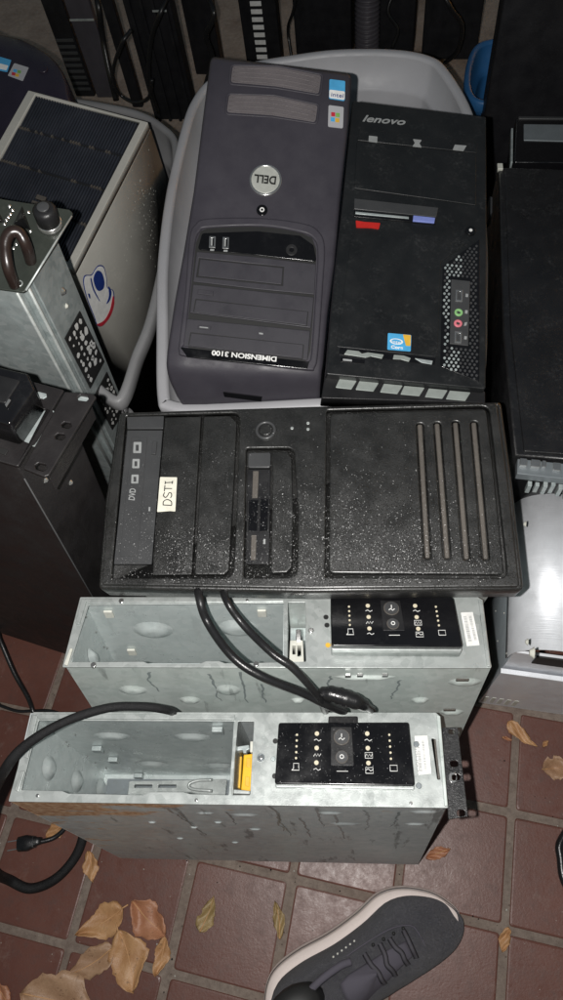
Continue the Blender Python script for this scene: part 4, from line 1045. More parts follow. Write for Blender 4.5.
# ------------------------------------------------------------------ brown-black rack unit, left
FR = Frame((-.277, .298, .658), (.11, .059, .992), (.95, -.298, -.088))
def rack_unit():
    F = FR; h = .088; D = .64
    t = thing('rack_unit', F, 'tall brown black rack unit with a slotted ear, standing at the left edge', 'rack unit', 'rack units on the left')
    boxes('case_body', [(-.42, -.002, .001, h-.001, -D, -.003)], M['rackpaint'], t, .0025)
    plate('face_plate', F, [(-.42,0),(0,0),(0,h),(-.42,h)], -.003, 0, M['rackpaint'], t, .002, .001, [[F.px(*q) for q in ((43.5,408.5),(52.5,412.5),(33,444.5),(22.5,440.5))]], .002, local=True)
    plate('slot_back', F, [(42,407),(54,411),(34,446),(21,442)], -.004, -.0024, M['steel_d'], t, .001, .0002)
    plate('slot', F, [(35,394),(38,391.5),(46,393.5),(46.5,396.5),(43,398.5),(35.5,397)], -.0005, .0010, M['steel_d'], t, .001, .0003)
    er = plate('rack_ear', F, [(64.5,391.5),(93,394),(96,396.5),(48.5,475),(44,476.5),(22.5,468)], -.0005, .0022, M['rackpaint'], t, .002, .0009,
        [[(77,397),(80,394.5),(87,395.5),(88.5,398.5),(86,401),(78,400)], [(61,424),(64,421.6),(70,422.6),(71.5,426),(68,428.5),(61.5,427)], [(54.5,435.5),(57.5,433),(64,434),(65,437.5),(61.5,440),(55,438.6)], [(34.5,465),(38,462.5),(45,464),(47,468),(43,471),(35.5,469)]], .001)
    plate('slot_back', F, [(75,393.5),(90,394.5),(90,402),(76,402)], -.003, -.0005, M['steel_d'], er, .001, .0002)
    boxes('ear_bend', [(.0245, .0262, .002, h-.002, -.03, -.0008)], M['rackpaint'], er, .0006)
    # protruding dark block with a moulded edge
    bk = plate('front_block', F, [(-40,354),(0,366.5),(27.5,373),(34.5,388.5),(9.5,424.5),(-60,404)], .0003, .030, M['gloss'], t, .004, .003)
    plate('block_inset', F, [(-40,364),(0,375),(20,380),(5,403),(-40,392)], .029, .0315, M['black'], bk, .002, .001)
    plate('silver_mark', F, [(4.5,404.5),(8.4,398.5),(10.4,399.8),(6,406.5)], .031, .0325, M['chrome'], bk, .0003, .0003)
    plate('dark_slot', F, [(17,412.5),(21.5,414),(13.5,427.5),(8,425.5)], -.0005, .0012, M['ink'], t, .0006, .0003)
    plate('dark_slot', F, [(-6,445),(8,450),(5,455),(-8,450)], -.0005, .0012, M['ink'], t, .0006, .0003)
    for px_, py_ in ((45,480),(70.5,482.5)):
        q = hit(F, px_, py_, 'y', -.0) if px_ < 0 else None
    for px_, py_ in ((45.5,480),(70.5,482.5)):
        q = hit(F, px_, py_, 'x', -.002); disc_at('screw', q, X, .0032, M['chrome'], t)
    tube('body_seam', [(-.0005,-.0002,-.02),(-.0005,-.0002,-D+.02)], .0008, M['drive'], t, 6, 2, sm=False)
rack_unit()
# ------------------------------------------------------------------ zinc unit with black label plates, left
def zinc_unit():
    n = -ray(262, 745); n.normalize()
    F = frame_px((24,291), .67, n, (30,292.1))
    # long axis towards the left of the picture
    F = Frame(F.o, F.z, F.world(*F.px(24,291))-F.world(*F.px(-40,281)))
    t = thing('rack_unit', F, 'zinc coated rack unit with black carrying handle, knob and two black label plates', 'rack unit', 'rack units on the left')
    a = F.px(24,291); b = F.px(72,211)
    yb = b[1]
    D = .67
    # body with a stepped flange on its near side
    def strip(name, p0, p1, z0, z1, m_): return None
    q = F.px(62,236,-.008)
    boxes('case_body', [(-.42, -.004, .012, yb-.014, -D, -.0025)], M['steel_d'], t, .002)
    boxes('side_flange', [(-.42, -.010, .001, .0115, -D+.01, -.005)], M['steel_d'], t, .002)
    boxes('side_panel', [(-.0035, -.001, .020, yb-.012, -D, -.004)], M['steel_d'], t, .001)
    tube('ridge', [(-.003,.0115,-.004),(-.003,.0115,-D+.01)], .0018, M['steel_face'], t, 8, 2, sm=False)
    tube('ridge', [(-.0095,.0008,-.006),(-.0095,.0008,-D+.02)], .0018, M['steel_face'], t, 8, 2, sm=False)
    pl = plate('front_plate', F, [(-70,184),(4,199.4),(69,209.5),(72.3,212.5),(71,217),(26,290),(22.5,292),(0,289),(-70,281)], -.0008, .0014, M['pcb'], t, .002, .0006)
    tube('plate_edge', [(*F.px(71.6,216,.0008),.0008), (*F.px(25.6,290.5,.0008),.0008)], .0011, M['steel_face'], t, 8, 2, sm=False)
    # carrying handle
    def P(x, y, z): return Vector((*F.px(x, y, z), z))
    tube('carry_handle', [P(15,286,.0),P(8,268,.022),P(5,245,.034),P(10,233,.038),P(19,233,.036),P(26,246,.026),P(31,262,.0)], .0056, M['brown'], t, 14, 8)
    disc('handle_screw', F, (18.5,283), 4, .001, .0024, M['steel_face'], t, .0006, .7)
    # knob on a chrome collar
    kb = [P(50.5,226,0), P(50.5,225.2,.004), P(49.5,222,.012)]
    c0 = P(50.5,226,.001)
    def cyl(name, c, r, h, m_, par, rt=None):
        secs = []
        for rr, zz in ((r,0),(r,h*.85),((rt or r)*.92,h),((rt or r)*.3,h)):
            secs.append([(c.x+rr*math.cos(2*PI*k/20), c.y+rr*math.sin(2*PI*k/20), c.z+zz) for k in range(20)])
        return loft(name, secs, m_, par, True, True, True)
    kk = cyl('knob_collar', c0, .0125, .007, M['chrome'], t)
    cyl('knob', Vector((c0.x, c0.y, .008)), .0115, .018, M['black'], t, .009)
    cyl('knob_cap', Vector((c0.x, c0.y, .0262)), .006, .002, M['drive'], t)
    # connector wedges and solder dots
    bm = bmesh.new()
    for A, B_, Cc in (((22,206),(13,224),(31,231)), ((-8,200),(4,222),(-14,226))):
        v = [bm.verts.new(P(*q, .0015)) for q in (A, B_, Cc)]; tp = bm.verts.new(P(22 if A[0] > 0 else -6, 218, .03))
        bm.faces.new(v); 
        for i in range(3): bm.faces.new((v[i], v[(i+1) % 3], tp))
    bm_obj('connector_wedge', bm, M['black'], t)
    dl = [(P(x, y, .0014), X, Y, Z, .0018, .0018, .0014) for x, y in ((4,224),(6,220),(8,217),(10,214),(12,210),(9,206),(28,212),(34,213),(30,231),(35,212),(16,244),(13,248))]
    domes('solder_dot', dl, M['chrome'], pl)
    # boss and loop tab on the side
    q = hit(F, 60, 255, 'x', -.0005)
    q = hit(F, 62.5,291.5, 'x', -.0005); disc_at('screw', q, X, .005, M['chrome'], t)
    q = hit(F, 66,306, 'x', -.0005); disc_at('rivet', q, X, .0035, M['offwhite'], t)
    # two black plates with white lettering-like marks on the side panel (local plane x = 0)
    rnd = random.Random(11)
    for quad, ncol in (([(80,311),(104.5,361.5),(90.5,388.5),(65,338.5)], 9), ([(107,372),(124.5,411),(112.5,430),(94.5,396)], 8)):
        Q = [hit(F, x, y, 'x', .0004) for x, y in quad]
        bm = bmesh.new(); vs = [bm.verts.new(q_) for q_ in Q]; f = bm.faces.new(vs)
        r_ = bmesh.ops.extrude_face_region(bm, geom=[f]); bmesh.ops.translate(bm, verts=[v for v in r_['geom'] if isinstance(v, bmesh.types.BMVert)], vec=(-.001, 0, 0))
        lp = bm_obj('label_plate', bm, M['ink'], t)
        bm = bmesh.new()
        def BP(u, v): return (Q[0]*(1-u)+Q[1]*u)*(1-v)+(Q[3]*(1-u)+Q[2]*u)*v + X*.0006
        for i in range(ncol):
            for j in range(4):
                if rnd.random() < .22: continue
                u = (i+.9)/(ncol+1)+rnd.uniform(-.02,.02); v = (j+.7)/4.4+rnd.uniform(-.03,.03)
                du, dv = (.028, .05) if j > 1 else (.036, .075)
                k = 9; big = rnd.uniform(.8, 1.7); ho = rnd.random() < .4 and big > 1.1
                w_ = [rnd.uniform(.65, 1.15) for a in range(k)]
                ring = [bm.verts.new(BP(u+du*big*math.cos(2*PI*a/k+.4)*w_[a], v+dv*big*math.sin(2*PI*a/k+.4)*w_[a])) for a in range(k)]
                if ho:
                    r2 = [bm.verts.new(BP(u+du*.45*math.cos(2*PI*a/k+.4), v+dv*.45*math.sin(2*PI*a/k+.4))) for a in range(k)]
                    for a in range(k): bm.faces.new((ring[a], ring[(a+1) % k], r2[(a+1) % k], r2[a]))
                else: bm.faces.new(ring)
        bm_obj('worn_print', bm, M['white'], lp)
    return F
FZ = zinc_unit()
# ------------------------------------------------------------------ beige tower with black ribbed front
def beige_tower():
    F = Frame((-.358, 1.006, .518), (.02, -.204, .979), (.925, -.368, -.095))
    t = thing('desktop_tower', F, 'beige desktop tower with a black ribbed front and a cartoon free white, navy and red sticker', 'computer', 'computer towers in the pile')
    t['label'] = 'beige tower with black ribbed front and a white, navy and red side sticker'
    a = Vector(F.px(28,90)); b = Vector(F.px(148,122)); c = Vector(F.px(72,270)); d = a+(c-b)
    w = .1
    Ly = -(c-b).length if False else c.y
    x0, x1 = a.x, b.x; y1 = 0.0; y0 = c.y
    sk = (c.x-b.x)/(c.y-b.y)   # slight skew of the outline
    def q(x, y): return (x+sk*(y-b.y), y)
    D = .46
    top = [q(x0, a.y), q(x1, b.y), q(x1, y0), q(x0, y0)]
    me = plate_mesh('case_body', top, [], -D, -.012, .003); link('case_body', me, M['beige'], t)
    fr = [q(x0, a.y), q(x1, b.y), q(x1, y0), q(x0, y0)]
    inn = [q(x0+.014, a.y-.004), q(x1-.012, b.y-.004), q(x1-.012, y0+.01), q(x0+.014, y0+.01)]
    link('front_frame', plate_mesh('front_frame', rounded(fr, .002), [inn], -.013, .0, .0012), M['beige'], t)
    link('front_back', plate_mesh('front_back', inn, [], -.014, -.008, .0002), M['ink'], t)
    bm = bmesh.new(); n = 38; rows = 4
    for r in range(rows):
        ya = b.y-.006+(y0-b.y+.016)*(r/rows); yb_ = b.y-.006+(y0-b.y+.016)*((r+1)/rows)+.006
        for k in range(n):
            xa = x0+.016+(x1-x0-.030)*k/n
            v = []
            for z in (-.009, -.0012):
                for (x, y) in ((xa, ya), (xa+.0022, ya), (xa+.0022, yb_), (xa, yb_)):
                    X_, Y_ = q(x, y); v.append(bm.verts.new((X_, Y_+(a.y-b.y)*(x1-x)/(x1-x0)*.0, z - (.002 if (y == yb_ and z > -.005) else 0))))
            for f in ((0,3,2,1),(4,5,6,7),(0,1,5,4),(1,2,6,5),(2,3,7,6),(3,0,4,7)): bm.faces.new([v[i] for i in f])
    bm_obj('ribbed_grille', bm, M['ribs'], t)
    for r in range(1, rows):
        bm = bmesh.new()
        ya = b.y-.006+(y0-b.y+.016)*(r/rows)
        for k in range(n):
            xa = x0+.016+(x1-x0-.030)*(k+.3)/n; X_, Y_ = q(xa, ya)
            if random.random() < .45: continue
            box_bm(bm, X_, X_+.0018, Y_, Y_+.004, -.009, -.0002)
        bm_obj('rib_glints', bm, M['groove'], t)  # paler blocks paint the dotted highlights along the rib rows
    plate('metal_badge', F, [(37,194),(46,197),(44,201),(35,198)], -.002, .0015, M['groove'], t, .0005, .0004)
    plate('metal_badge', F, [(32,200),(42,203),(40,208),(30,205)], -.002, .0015, M['groove'], t, .0005, .0004)
    # sticker on the side panel: plane through the right hand wall
    nx = Vector((1, -sk, 0)).normalized(); off = Vector((*q(x1, b.y), 0))
    def side(px_, py_, lift=.0006):
        d_ = ray(px_, py_); dl = Vector((d_.dot(F.x), d_.dot(F.y), d_.dot(F.z))); o = CAMP-F.o; ol = Vector((o.dot(F.x), o.dot(F.y), o.dot(F.z)))
        t_ = (off+nx*lift-ol).dot(nx)/dl.dot(nx); return ol+dl*t_
    def patch(name, pts, m_, lift, par):
        P = catmull([side(x, y, lift) for x, y in pts], 4, True)
        bm = bmesh.new(); A = [bm.verts.new(p) for p in P]; B_ = [bm.verts.new(p-nx*.0006) for p in P]
        tri = tessellate_polygon([[Vector((side_uv(p))) for p in P]])
        for f in tri: bm.faces.new([A[i] for i in f])
        for i in range(len(A)): j = (i+1) % len(A); bm.faces.new((A[i], A[j], B_[j], B_[i]))
        return bm_obj(name, bm, m_, par)
    ty = Vector((0,0,1)).cross(nx)
    def side_uv(p): return (p.dot(ty), p.z, 0)
    SP = [(99,266.5),(103.5,268),(106,278),(107,288),(112.5,291),(113,303),(108,318),(99,325.5),(94.5,316),(88,299),(84.5,285),(85.5,276.5),(92,275.5),(95.5,270)]
    bk_ = patch('sticker_border', [(99.5+(x-99.5)*1.07, 296+(y-296)*1.045) for x, y in SP], M['navy'], .0006, t)
    st = patch('side_sticker', SP, M['white'], .0010, t)
    patch('navy_patch', [(97,271),(101.5,272.5),(104.3,281),(103.4,288.5),(98.5,291),(95,286),(93.5,278)], M['navy'], .0014, st)
    patch('navy_patch', [(108.5,286.5),(111.5,292),(110,300),(106.5,304),(109,296)], M['navy'], .0014, st)
    patch('red_crescent', [(113,296),(114.2,304),(110,317),(102,326),(97,324.5),(104,320.5),(110,310)], M['crimson'], .0014, st)
    patch('navy_line', [(90.5,279),(93,290),(99,300.5),(99.4,300),(94,289),(91.5,279)], M['navy'], .0014, st)
    rnd = random.Random(8); bm = bmesh.new()
    for k in range(260):
        px_ = rnd.gauss(148, 8)+(0 if k % 3 else rnd.uniform(-35, 5)); py_ = rnd.gauss(215, 24)+(0 if k % 3 else rnd.uniform(-40, 60))
        if px_ > 157 or px_ < 118+(215-py_)*.25: continue
        p_ = side(px_, py_, .0005); r_ = .0004+.0012*rnd.random()**3
        vs = [bm.verts.new(p_+ty*r_*math.cos(2*PI*q_/5)*rnd.uniform(.6,1.4)+Vector((0,0,1))*r_*math.sin(2*PI*q_/5)*rnd.uniform(.6,1.6)) for q_ in range(5)]; bm.faces.new(vs)
    tag(bm_obj('paint_flecks', bm, M['offwhite'], t), kind='stuff')
    patch('navy_line', [(88,294),(89.5,298.5),(90.3,297.5),(89.6,294)], M['navy'], .0014, st)
beige_tower()
# ------------------------------------------------------------------ purple-black tower, top left corner
def purple():
    F = frame_px((30,70), .50, (.0, -.12, 1), (60,74))
    t = thing('desktop_tower', F, 'purple black tower with rounded end and two small stickers in the top left corner', 'computer', 'computer towers in the pile')
    out = [(-40,26),(0,32),(18,36),(32,42.5),(47,51.5),(57,61),(64,73),(68,88),(67,104),(40,125),(20,150),(-60,160)]
    P = catmull([Vector((*F.px(*q), 0)) for q in out], 4, True)
    def ring(s, z):
        c = sum(P, Vector())/len(P); return [(c.x+(p.x-c.x)*s, c.y+(p.y-c.y)*s, z) for p in P]
    loft('bezel', [ring(1.0,-.06), ring(1.0,-.02), ring(.99,-.010), ring(.96,-.003), ring(.90,0), ring(.5,.002)], M['purple'], t, True, True, True)
    loft('case_body', [ring(.93,-.49), ring(.93,-.058)], M['bgblack'], t, True, False, True)
    a = plate('processor_sticker', F, [(-3,56),(11,60),(7,72),(-8,69)], .0005, .0024, M['blue_s'], t, .002, .0001)
    plate('white_band', F, [(-2,63),(8,65.5),(6,70),(-6,67.5)], .002, .0028, M['white'], a, .002, .0001)
    a = plate('license_sticker', F, [(14,63),(28.5,67.5),(22.5,81),(7.5,75.5)], .0005, .0024, M['tub'], t, .002, .0001)
    for m_, x, y in (('blue_s',15,70.5),('foot_y',19,71.6),('gold',17,75),('crimson',13.4,73.6)):
        plate('flag_patch', F, [(x-1.8,y-1.6),(x+1.8,y-1),(x+1.4,y+1.8),(x-2,y+1.2)], .002, .0028, M[m_], a, .0005, .0001)
    q = F.px(43,69,.001); disc('round_button', F, (42.5,68.5), 4.5, .0005, .004, M['purple'], t, .0015)
purple()
# ------------------------------------------------------------------ cables
def cable(name, pts, r, mat, label, group='black cables', r1=None):
    P = pxpath(pts); c = P[0]
    t = None
    o = tube(name, [p for p in P], r, mat, None, 12, 8, rfun=(lambda s: r+(r1-r)*min(1, max(0, (s-.35)/.3))) if r1 else None)
    tag(o, label, 'cable', group); return o
cable('cable', [(196,570,.44),(199,596,.487),(208,623,.475),(233,657,.475),(263,677,.465),(303,693,.44),(325,704,.425),(345,712,.40)], .0045, M['cable'], 'left one of the two black cables hanging from under the DSTI tower')
cable('cable', [(222,575,.44),(225,597,.487),(242,623,.478),(272,653,.478),(294,669,.47),(318,696,.44),(326,712,.40)], .0040, M['cable'], 'right one of the two black cables hanging from under the DSTI tower')
def plug_top():
    # moulded plug lying in the gap between the two cases
    t = tube('power_plug', pxpath([(318,694,.43),(330,694,.432),(345,698,.430),(360,703,.425),(372,710,.40)]), .010, M['cable'], None, 12, 5, rfun=lambda s: .0045+.0040*math.sin(PI*min(1, s*1.15))**.6+(.0008 if int(s*14)%2 else 0) if s < .86 else .0045)
    tag(t, 'moulded black plug wedged between the two open steel cases', 'plug')
plug_top()
cable('cable', [(186,728,.24),(183,721,.33),(174,712.5,.40),(162,709,.425),(141,706.5,.436),(107,708,.444),(64,722,.452),(26,745,.448),(4,771,.43),(-12,810,.34),(-14,850,.20),(-6,872,.08),(9,880,.02),(30,888.5,.010),(55,879,.010),(75,857,.010),(84,832,.010),(88,800,.010)], .0045, M['sleeve'], 'thick black cable arching over the rusty case and looping on the tiles at the left', r1=.0072)
cable('cable', [(-260,560,.006),(-150,590,.006),(-60,600,.03),(-10,622,.07),(0,641,.075),(14,673,.05),(28,698,.02),(34,715,.006),(44,745,.005),(80,770,.005),(130,770,.005),(200,760,.005)], .0038, M['cable'], 'black cable running down to the tiles beside the rack unit')
cable('cable', [(-300,700,.005),(-180,720,.005),(-90,690,.005),(-10,702,.005),(0,705.5,.005),(17,711,.005),(32,711,.005),(53,711.5,.005),(90,725,.005),(140,730,.005),(200,740,.005)], .0026, M['cable'], 'thin black cable lying on the tiles left of the cases')
cable('cable', [(700,760,.006),(640,790,.006),(585,815,.006),(562,840,.006),(561,858,.006),(570,890,.006),(620,930,.006),(720,960,.006)], .006, M['cable'], 'black cable bending past the right edge on the tiles beside the sneaker')
def wall_plug():
    o = at(27, 843, .012); d = (at(17,845,.012)-at(40,841,.012)).normalized()
    F = Frame(o, (0,0,1), -d)
    t = thing('power_plug', F, 'black mains plug with two prongs lying on the tiles inside the cable loop', 'plug')
    # cord
    P = [F_loc(F, p) for p in pxpath([(37,842,.012),(46,840.5,.009),(55,837,.006),(64,829,.006),(72,815,.006),(80,800,.006)])]
    tube('cord', P, .0036, M['cable'], t, 10, 6)
    secs = []
    for x, w, h in ((-.013,.009,.009),(-.012,.0105,.0095),(0,.0115,.0095),(.008,.009,.008),(.016,.006,.006),(.022,.005,.005)):
        secs.append([(x, w*math.copysign(abs(math.cos(a))**.5, math.cos(a)), h*math.copysign(abs(math.sin(a))**.5, math.sin(a))) for a in [2*PI*k/16 for k in range(16)]])
    loft('plug_body', secs, M['cable'], t, True, True, True)
    boxes('prong', [(-.030,-.012,-.0068,-.0053,-.003,.003)], M['chrome'], t, .0005)
    boxes('prong', [(-.030,-.012,.0053,.0068,-.003,.003)], M['chrome'], t, .0005)
    boxes('grip_ring', [(.010,.012,-.0085,.0085,-.0075,.0075)], M['cable'], t, .001)
def F_loc(F, p): d = p-F.o; return Vector((d.dot(F.x), d.dot(F.y), d.dot(F.z)))
wall_plug()
# ------------------------------------------------------------------ fallen leaves
def leaf(label, tip, tail, wpx, mat, seed, curl=.006, fold=.35, shape='oval', stem=True, lift=.003, twist=0.0):
    rnd = random.Random(seed)
    a = at(*tail, lift); b = at(*tip, lift); d = (b-a); L = d.length; d.normalize(); s = Vector((-d.y, d.x, 0))
    o0 = (a+b)*.5
    t = thing('leaf', Vector((o0.x, o0.y, 0)), label, 'leaf', 'fallen leaves on the tiles')
    w = wpx/FPX*1.15*.5*.9
    NU, NV = 18, 9; bm = bmesh.new(); g = []
    ph = rnd.uniform(0, 6)
    for i in range(NU+1):
        u = i/NU
        if shape == 'oval': ww = math.sin(PI*min(1, max(0, u)))**.75
        elif shape == 'drop': ww = (math.sin(PI*u**.62))**.9
        elif shape == 'long': ww = math.sin(PI*u)**.6
        elif shape == 'heart': ww = math.sin(PI*u**1.9)**.85*1.05
        else: ww = math.sin(PI*u)
        ww = max(ww, .01)*(1+.09*math.sin(11*u+ph)+.06*math.sin(27*u+ph*2)+.05*math.sin(61*u+ph))
        row = []
        for j in range(NV):
            v = (j/(NV-1)*2-1)
            bite = .22*max(0, math.sin(7*u+ph*3+(2 if v < 0 else 0)))**6*abs(v)
            x = (u-.5)*L + .02*L*math.sin(3*v+ph); y = v*w*ww*(1-bite) + (twist+.05*math.sin(ph*5))*L*math.sin(PI*u)
            z = lift + curl*(2*u-1)**2*rnd.uniform(.9,1.1) + .6*fold*abs(v)*w*ww*(.8+.5*math.sin(5*u+ph)) + .0022*math.sin(9*u+4*v+ph) + curl*.6*abs(v)**3*max(0, math.sin(4*u+ph*4))
            p = d*x + s*y + Vector((0,0,z)); row.append(bm.verts.new(p))
        g.append(row)
    for i in range(NU):
        for j in range(NV-1): bm.faces.new((g[i][j], g[i+1][j], g[i+1][j+1], g[i][j+1]))
    zmin = min(v.co.z for v in bm.verts)
    for v in bm.verts: v.co.z += .0012-zmin
    mid = [r[NV//2].co.copy()+Vector((0,0,.0003)) for r in g]
    bl_ = bm_obj('leaf_blade', bm, mat, t, True)
    md = bl_.modifiers.new('thick', 'SOLIDIFY'); md.thickness = .0005; md.offset = -1
    bm = bmesh.new()
    pts = mid if not stem else [mid[0]-d*L*.14+Vector((0,0,.001))]+mid
    tube_bm(bm, pts, .0005, 6, True, lambda q: .0009*(1-q)+.0002)
    for i in range(3, NU-3, 3):
        for sd in (0, NV-1):
            e = g_co(g, i+2, sd, mid) if False else None
    bm_obj('midrib', bm, M['stem'], t, True)
    return t
def g_co(*a): return None
leaf('bright orange pointed leaf on the tiles right of the black rack ear', (537,747), (508,722), 14, M['leaf1'], 1, .002, .25, 'drop', False)
leaf('curled tan leaf on the tiles at the right edge', (566,766), (541,770), 24, M['leaf2'], 2, .012, .7, 'oval', False)
leaf('tiny orange leaf scrap between the pointed leaf and the curled tan leaf', (548,741), (543,747), 5, M['leaf1'], 3, .001, .4, 'oval', False)
leaf('tiny brown leaf scrap just left of the bright orange pointed leaf', (512,740.5), (502,737.5), 4, M['leaf4'], 4, .001, .4, 'oval', False)
leaf('small dull orange leaf below the right corner of the rusty case', (426,858), (450,849), 11, M['leaf4'], 5, .003, .5, 'oval', False)
leaf('small orange leaf tucked under the lower edge of the rusty case', (362,860), (379,855), 7, M['leaf1'], 6, .002, .4, 'oval', False)
leaf('narrow orange leaf standing on edge right of the sneaker toe', (502,952), (508,927), 10, M['leaf1'], 7, .003, .9, 'long', False)
leaf('small orange oval leaf just right of the cable loop', (93,882), (88,851), 16, M['leaf1'], 8, .002, .35, 'oval', False)
leaf('orange brown leaf with a long point, left of the folded leaf with a split edge', (76,935), (123,908), 30, M['leaf1'], 9, .004, .3, 'drop', True)
leaf('folded reddish leaf, uppermost of the leaf cluster at lower left', (166,935), (133,901), 32, M['leaf4'], 10, .008, .6, 'oval', False)
leaf('narrow leaf hanging down from the folded reddish leaf', (156,976), (165,936), 15, M['leaf1'], 11, .004, .6, 'long', False)
leaf('broad orange leaf in the middle of the lower left cluster', (134,992), (119,930), 38, M['leaf1'], 12, .006, .4, 'oval', True)
leaf('pale dusty leaf pointing left under the broad orange leaf', (65,976), (113,948), 27, M['leaf2'], 13, .002, .25, 'drop', False)
leaf('large brown leaf cut by the bottom edge at lower left', (98,1012), (24,992), 52, M['leaf2'], 14, .008, .45, 'oval', False)
leaf('olive tan leaf lying apart between the leaf cluster and the sneaker', (214,896), (200,932), 17, M['leaf3'], 15, .002, .3, 'drop', False)
leaf('slim olive leaf beside the heel of the sneaker', (275,901), (280,939), 11, M['leaf3'], 16, .002, .5, 'oval', False)
leaf('orange leaf under the plug cord near the rusty corner', (47,838), (65,823), 16, M['leaf1'], 17, .001, .2, 'oval', False, .001)
leaf('dark brown leaf at the bottom left corner', (12,1004), (-6,984), 16, M['leaf4'], 18, .004, .4, 'oval', False)
# ------------------------------------------------------------------ sneaker
def sneaker():
    ang = math.radians(31.6); ax = Vector((math.cos(ang), math.sin(ang), 0)); pp = Vector((-math.sin(ang), math.cos(ang), 0))
    O = ax*(-.075)+pp*(-.10)
    F = Frame(O, (0,0,1), ax)
    t = thing('sneaker', F, 'charcoal knit sneaker with a scuffed off white sole at the bottom of the picture', 'shoe')
    sh = .075
    out = [(.077,-.028),(.072,-.006),(.058,.016),(.028,.040),(-.005,.051),(-.045,.0475),(-.0904,.0475),(-.14,.053),(-.180,.050),(-.205,.032),(-.220,.002),(-.210,-.026),(-.18,-.040),(-.1,-.044),(-.03,-.052),(.03,-.055),(.062,-.047)]
    out = [(a+sh, p) for a, p in out]
    base = catmull([Vector((a, p, 0)) for a, p in out], 5, True)
    L = len(base)
    def ins(d):
        res = []
        for i in range(L):
            a = base[i-1]; b = base[(i+1) % L]; td = (b-a).normalized(); res.append(base[i]+Vector((-td.y, td.x, 0))*d)
        return res
    area = sum(base[i-1].x*base[i].y-base[i].x*base[i-1].y for i in range(L)); sg = 1 if area > 0 else -1
    prof = [(.006,0.0),(.001,.001),(0,.005),(.001,.012),(.0024,.0135),(.0018,.015),(.004,.024),(.006,.030),(.016,.0315)]
    def zl(p, z):   # rocker: toe springs up a little, heel thicker
        k = max(0, (p.x-.09)/.07); return z*(1-.12*k)+.008*k*k
    rows = [[Vector((p.x, p.y, zl(p, z))) for p in ins(d*sg)] for d, z in prof]
    loft('sole', rows, M['sole'], t, True, True, True)
    # side groove line round the midsole
    bm = bmesh.new(); ln = [Vector((p.x, p.y, zl(p, .0200))) for p in ins(.0030*sg)]; ln.append(ln[0]); tube_bm(bm, ln, .0006, 6, False); bm_obj('sole_line', bm, M['drive'], t, True)
    # upper, lofted along the shoe axis
    up = []
    for i_, (p_, q_) in enumerate(zip(ins(0), ins(1.0*sg))):
        med = 1 if p_.y > .012 else max(0, (p_.y+.02)/.032)
        toe_ = min(1, max(0, (.160-p_.x)/.10)); up.append(p_+(q_-p_)*(.002+.008*med*toe_))
    def width(x):
        x = max(min(p.x for p in up)+.0005, min(max(p.x for p in up)-.0005, x))
        ys = []
        for i in range(L):
            a, b = up[i], up[(i+1) % L]
            if (a.x-x)*(b.x-x) <= 0 and a.x != b.x: ys.append(a.y+(b.y-a.y)*(x-a.x)/(b.x-a.x))
        return min(ys), max(ys)
    xs0 = min(p.x for p in up); xs1 = max(p.x for p in up)
    def hgt(x):
        pts = [(-.150,.085),(-.12,.094),(-.08,.088),(-.05,.085),(-.02,.088),(.0,.086),(.03,.074),(.06,.062),(.09,.054),(.12,.045),(.14,.036),(.155,.024)]
        for (a, ha), (b, hb) in zip(pts, pts[1:]):
            if x <= b: s = (x-a)/(b-a); s = max(0, s); s = s*s*(3-2*s)*.3+s*.7; return ha+(hb-ha)*s
        return pts[-1][1]
    secs = []; NS = 40; NC = 25
    xs = [xs0+.0008+(xs1-xs0-.0016)*(.5-.5*math.cos(PI*i/NS)) for i in range(NS+1)]
    grid = []
    for x in xs:
        y0, y1 = width(x); c = (y0+y1)/2; hw = (y1-y0)/2; z0 = zl(Vector((x,0,0)), .028); H = hgt(x)-z0
        e = min(1, (x-xs0)/.02+.15); H *= min(1, e); e2 = min(1, ((xs1-x)/.03))**.5; H *= max(e2, .12)
        row = []
        for k in range(NC):
            a = PI*k/(NC-1); cy = math.cos(a); sy = math.sin(a)
            ex = .75 if x > .02 else .62
            yy = c + hw*math.copysign(abs(cy)**(.9), cy); zz = z0 + H*sy**ex
            # the opening: top sinks at the collar
            if x < -.012:
                k_ = min(1, (-.012-x)/.012); zz -= k_*max(0, (sy-.80))*.12
            zz += .0006*noise.noise(Vector((x*60, yy*60, 3)))
            row.append((x, yy-.006, zz))
        grid.append(row); secs.append(row)
    loft('upper', secs, M['knit'], t, True, True, False)
    def top(x, y, lift=.0):
        x += .025; y = y*.9-.019
        y0, y1 = width(x); c = (y0+y1)/2; hw = (y1-y0)/2; z0 = zl(Vector((x,0,0)), .028); H = hgt(x)-z0
        cy = max(-1, min(1, (y-c)/hw)); aa = abs(cy)**(1/.9); sy = math.sqrt(max(0, 1-aa*aa)); ex = .75 if x > .02 else .62
        return Vector((x, y, z0+H*sy**ex+lift))
    # tongue and padded collar
    tg = [(.045,-.012),(.045,.008),(.02,.014),(-.01,.017),(-.038,.021),(-.052,.018),(-.055,0),(-.052,-.018),(-.038,-.021),(-.01,-.018),(.02,-.014)]
    rows = []
    cc = Vector((-.005, 0, 0))
    for s_, l_ in ((1, -.001), (1, .0035), (.9, .006), (.5, .0075), (.05, .008)):
        rows.append([top(cc.x+(x-cc.x)*s_, (y-.001)*s_, l_+(.010*max(0, (-x-.01)/.045))) for x, y in tg])
    loft('tongue', rows, M['pad'], t, False, True, True)
    cp = [top(-.028, .030, .002), top(-.045, .034, .004), top(-.08, .033, .006), top(-.12, .022, .004), top(-.138, 0, .004), top(-.12, -.022, .004), top(-.08, -.031, .006), top(-.045, -.032, .004), top(-.028, -.029, .002)]
    tube('collar', cp, .0045, M['pad'], t, 12, 8)
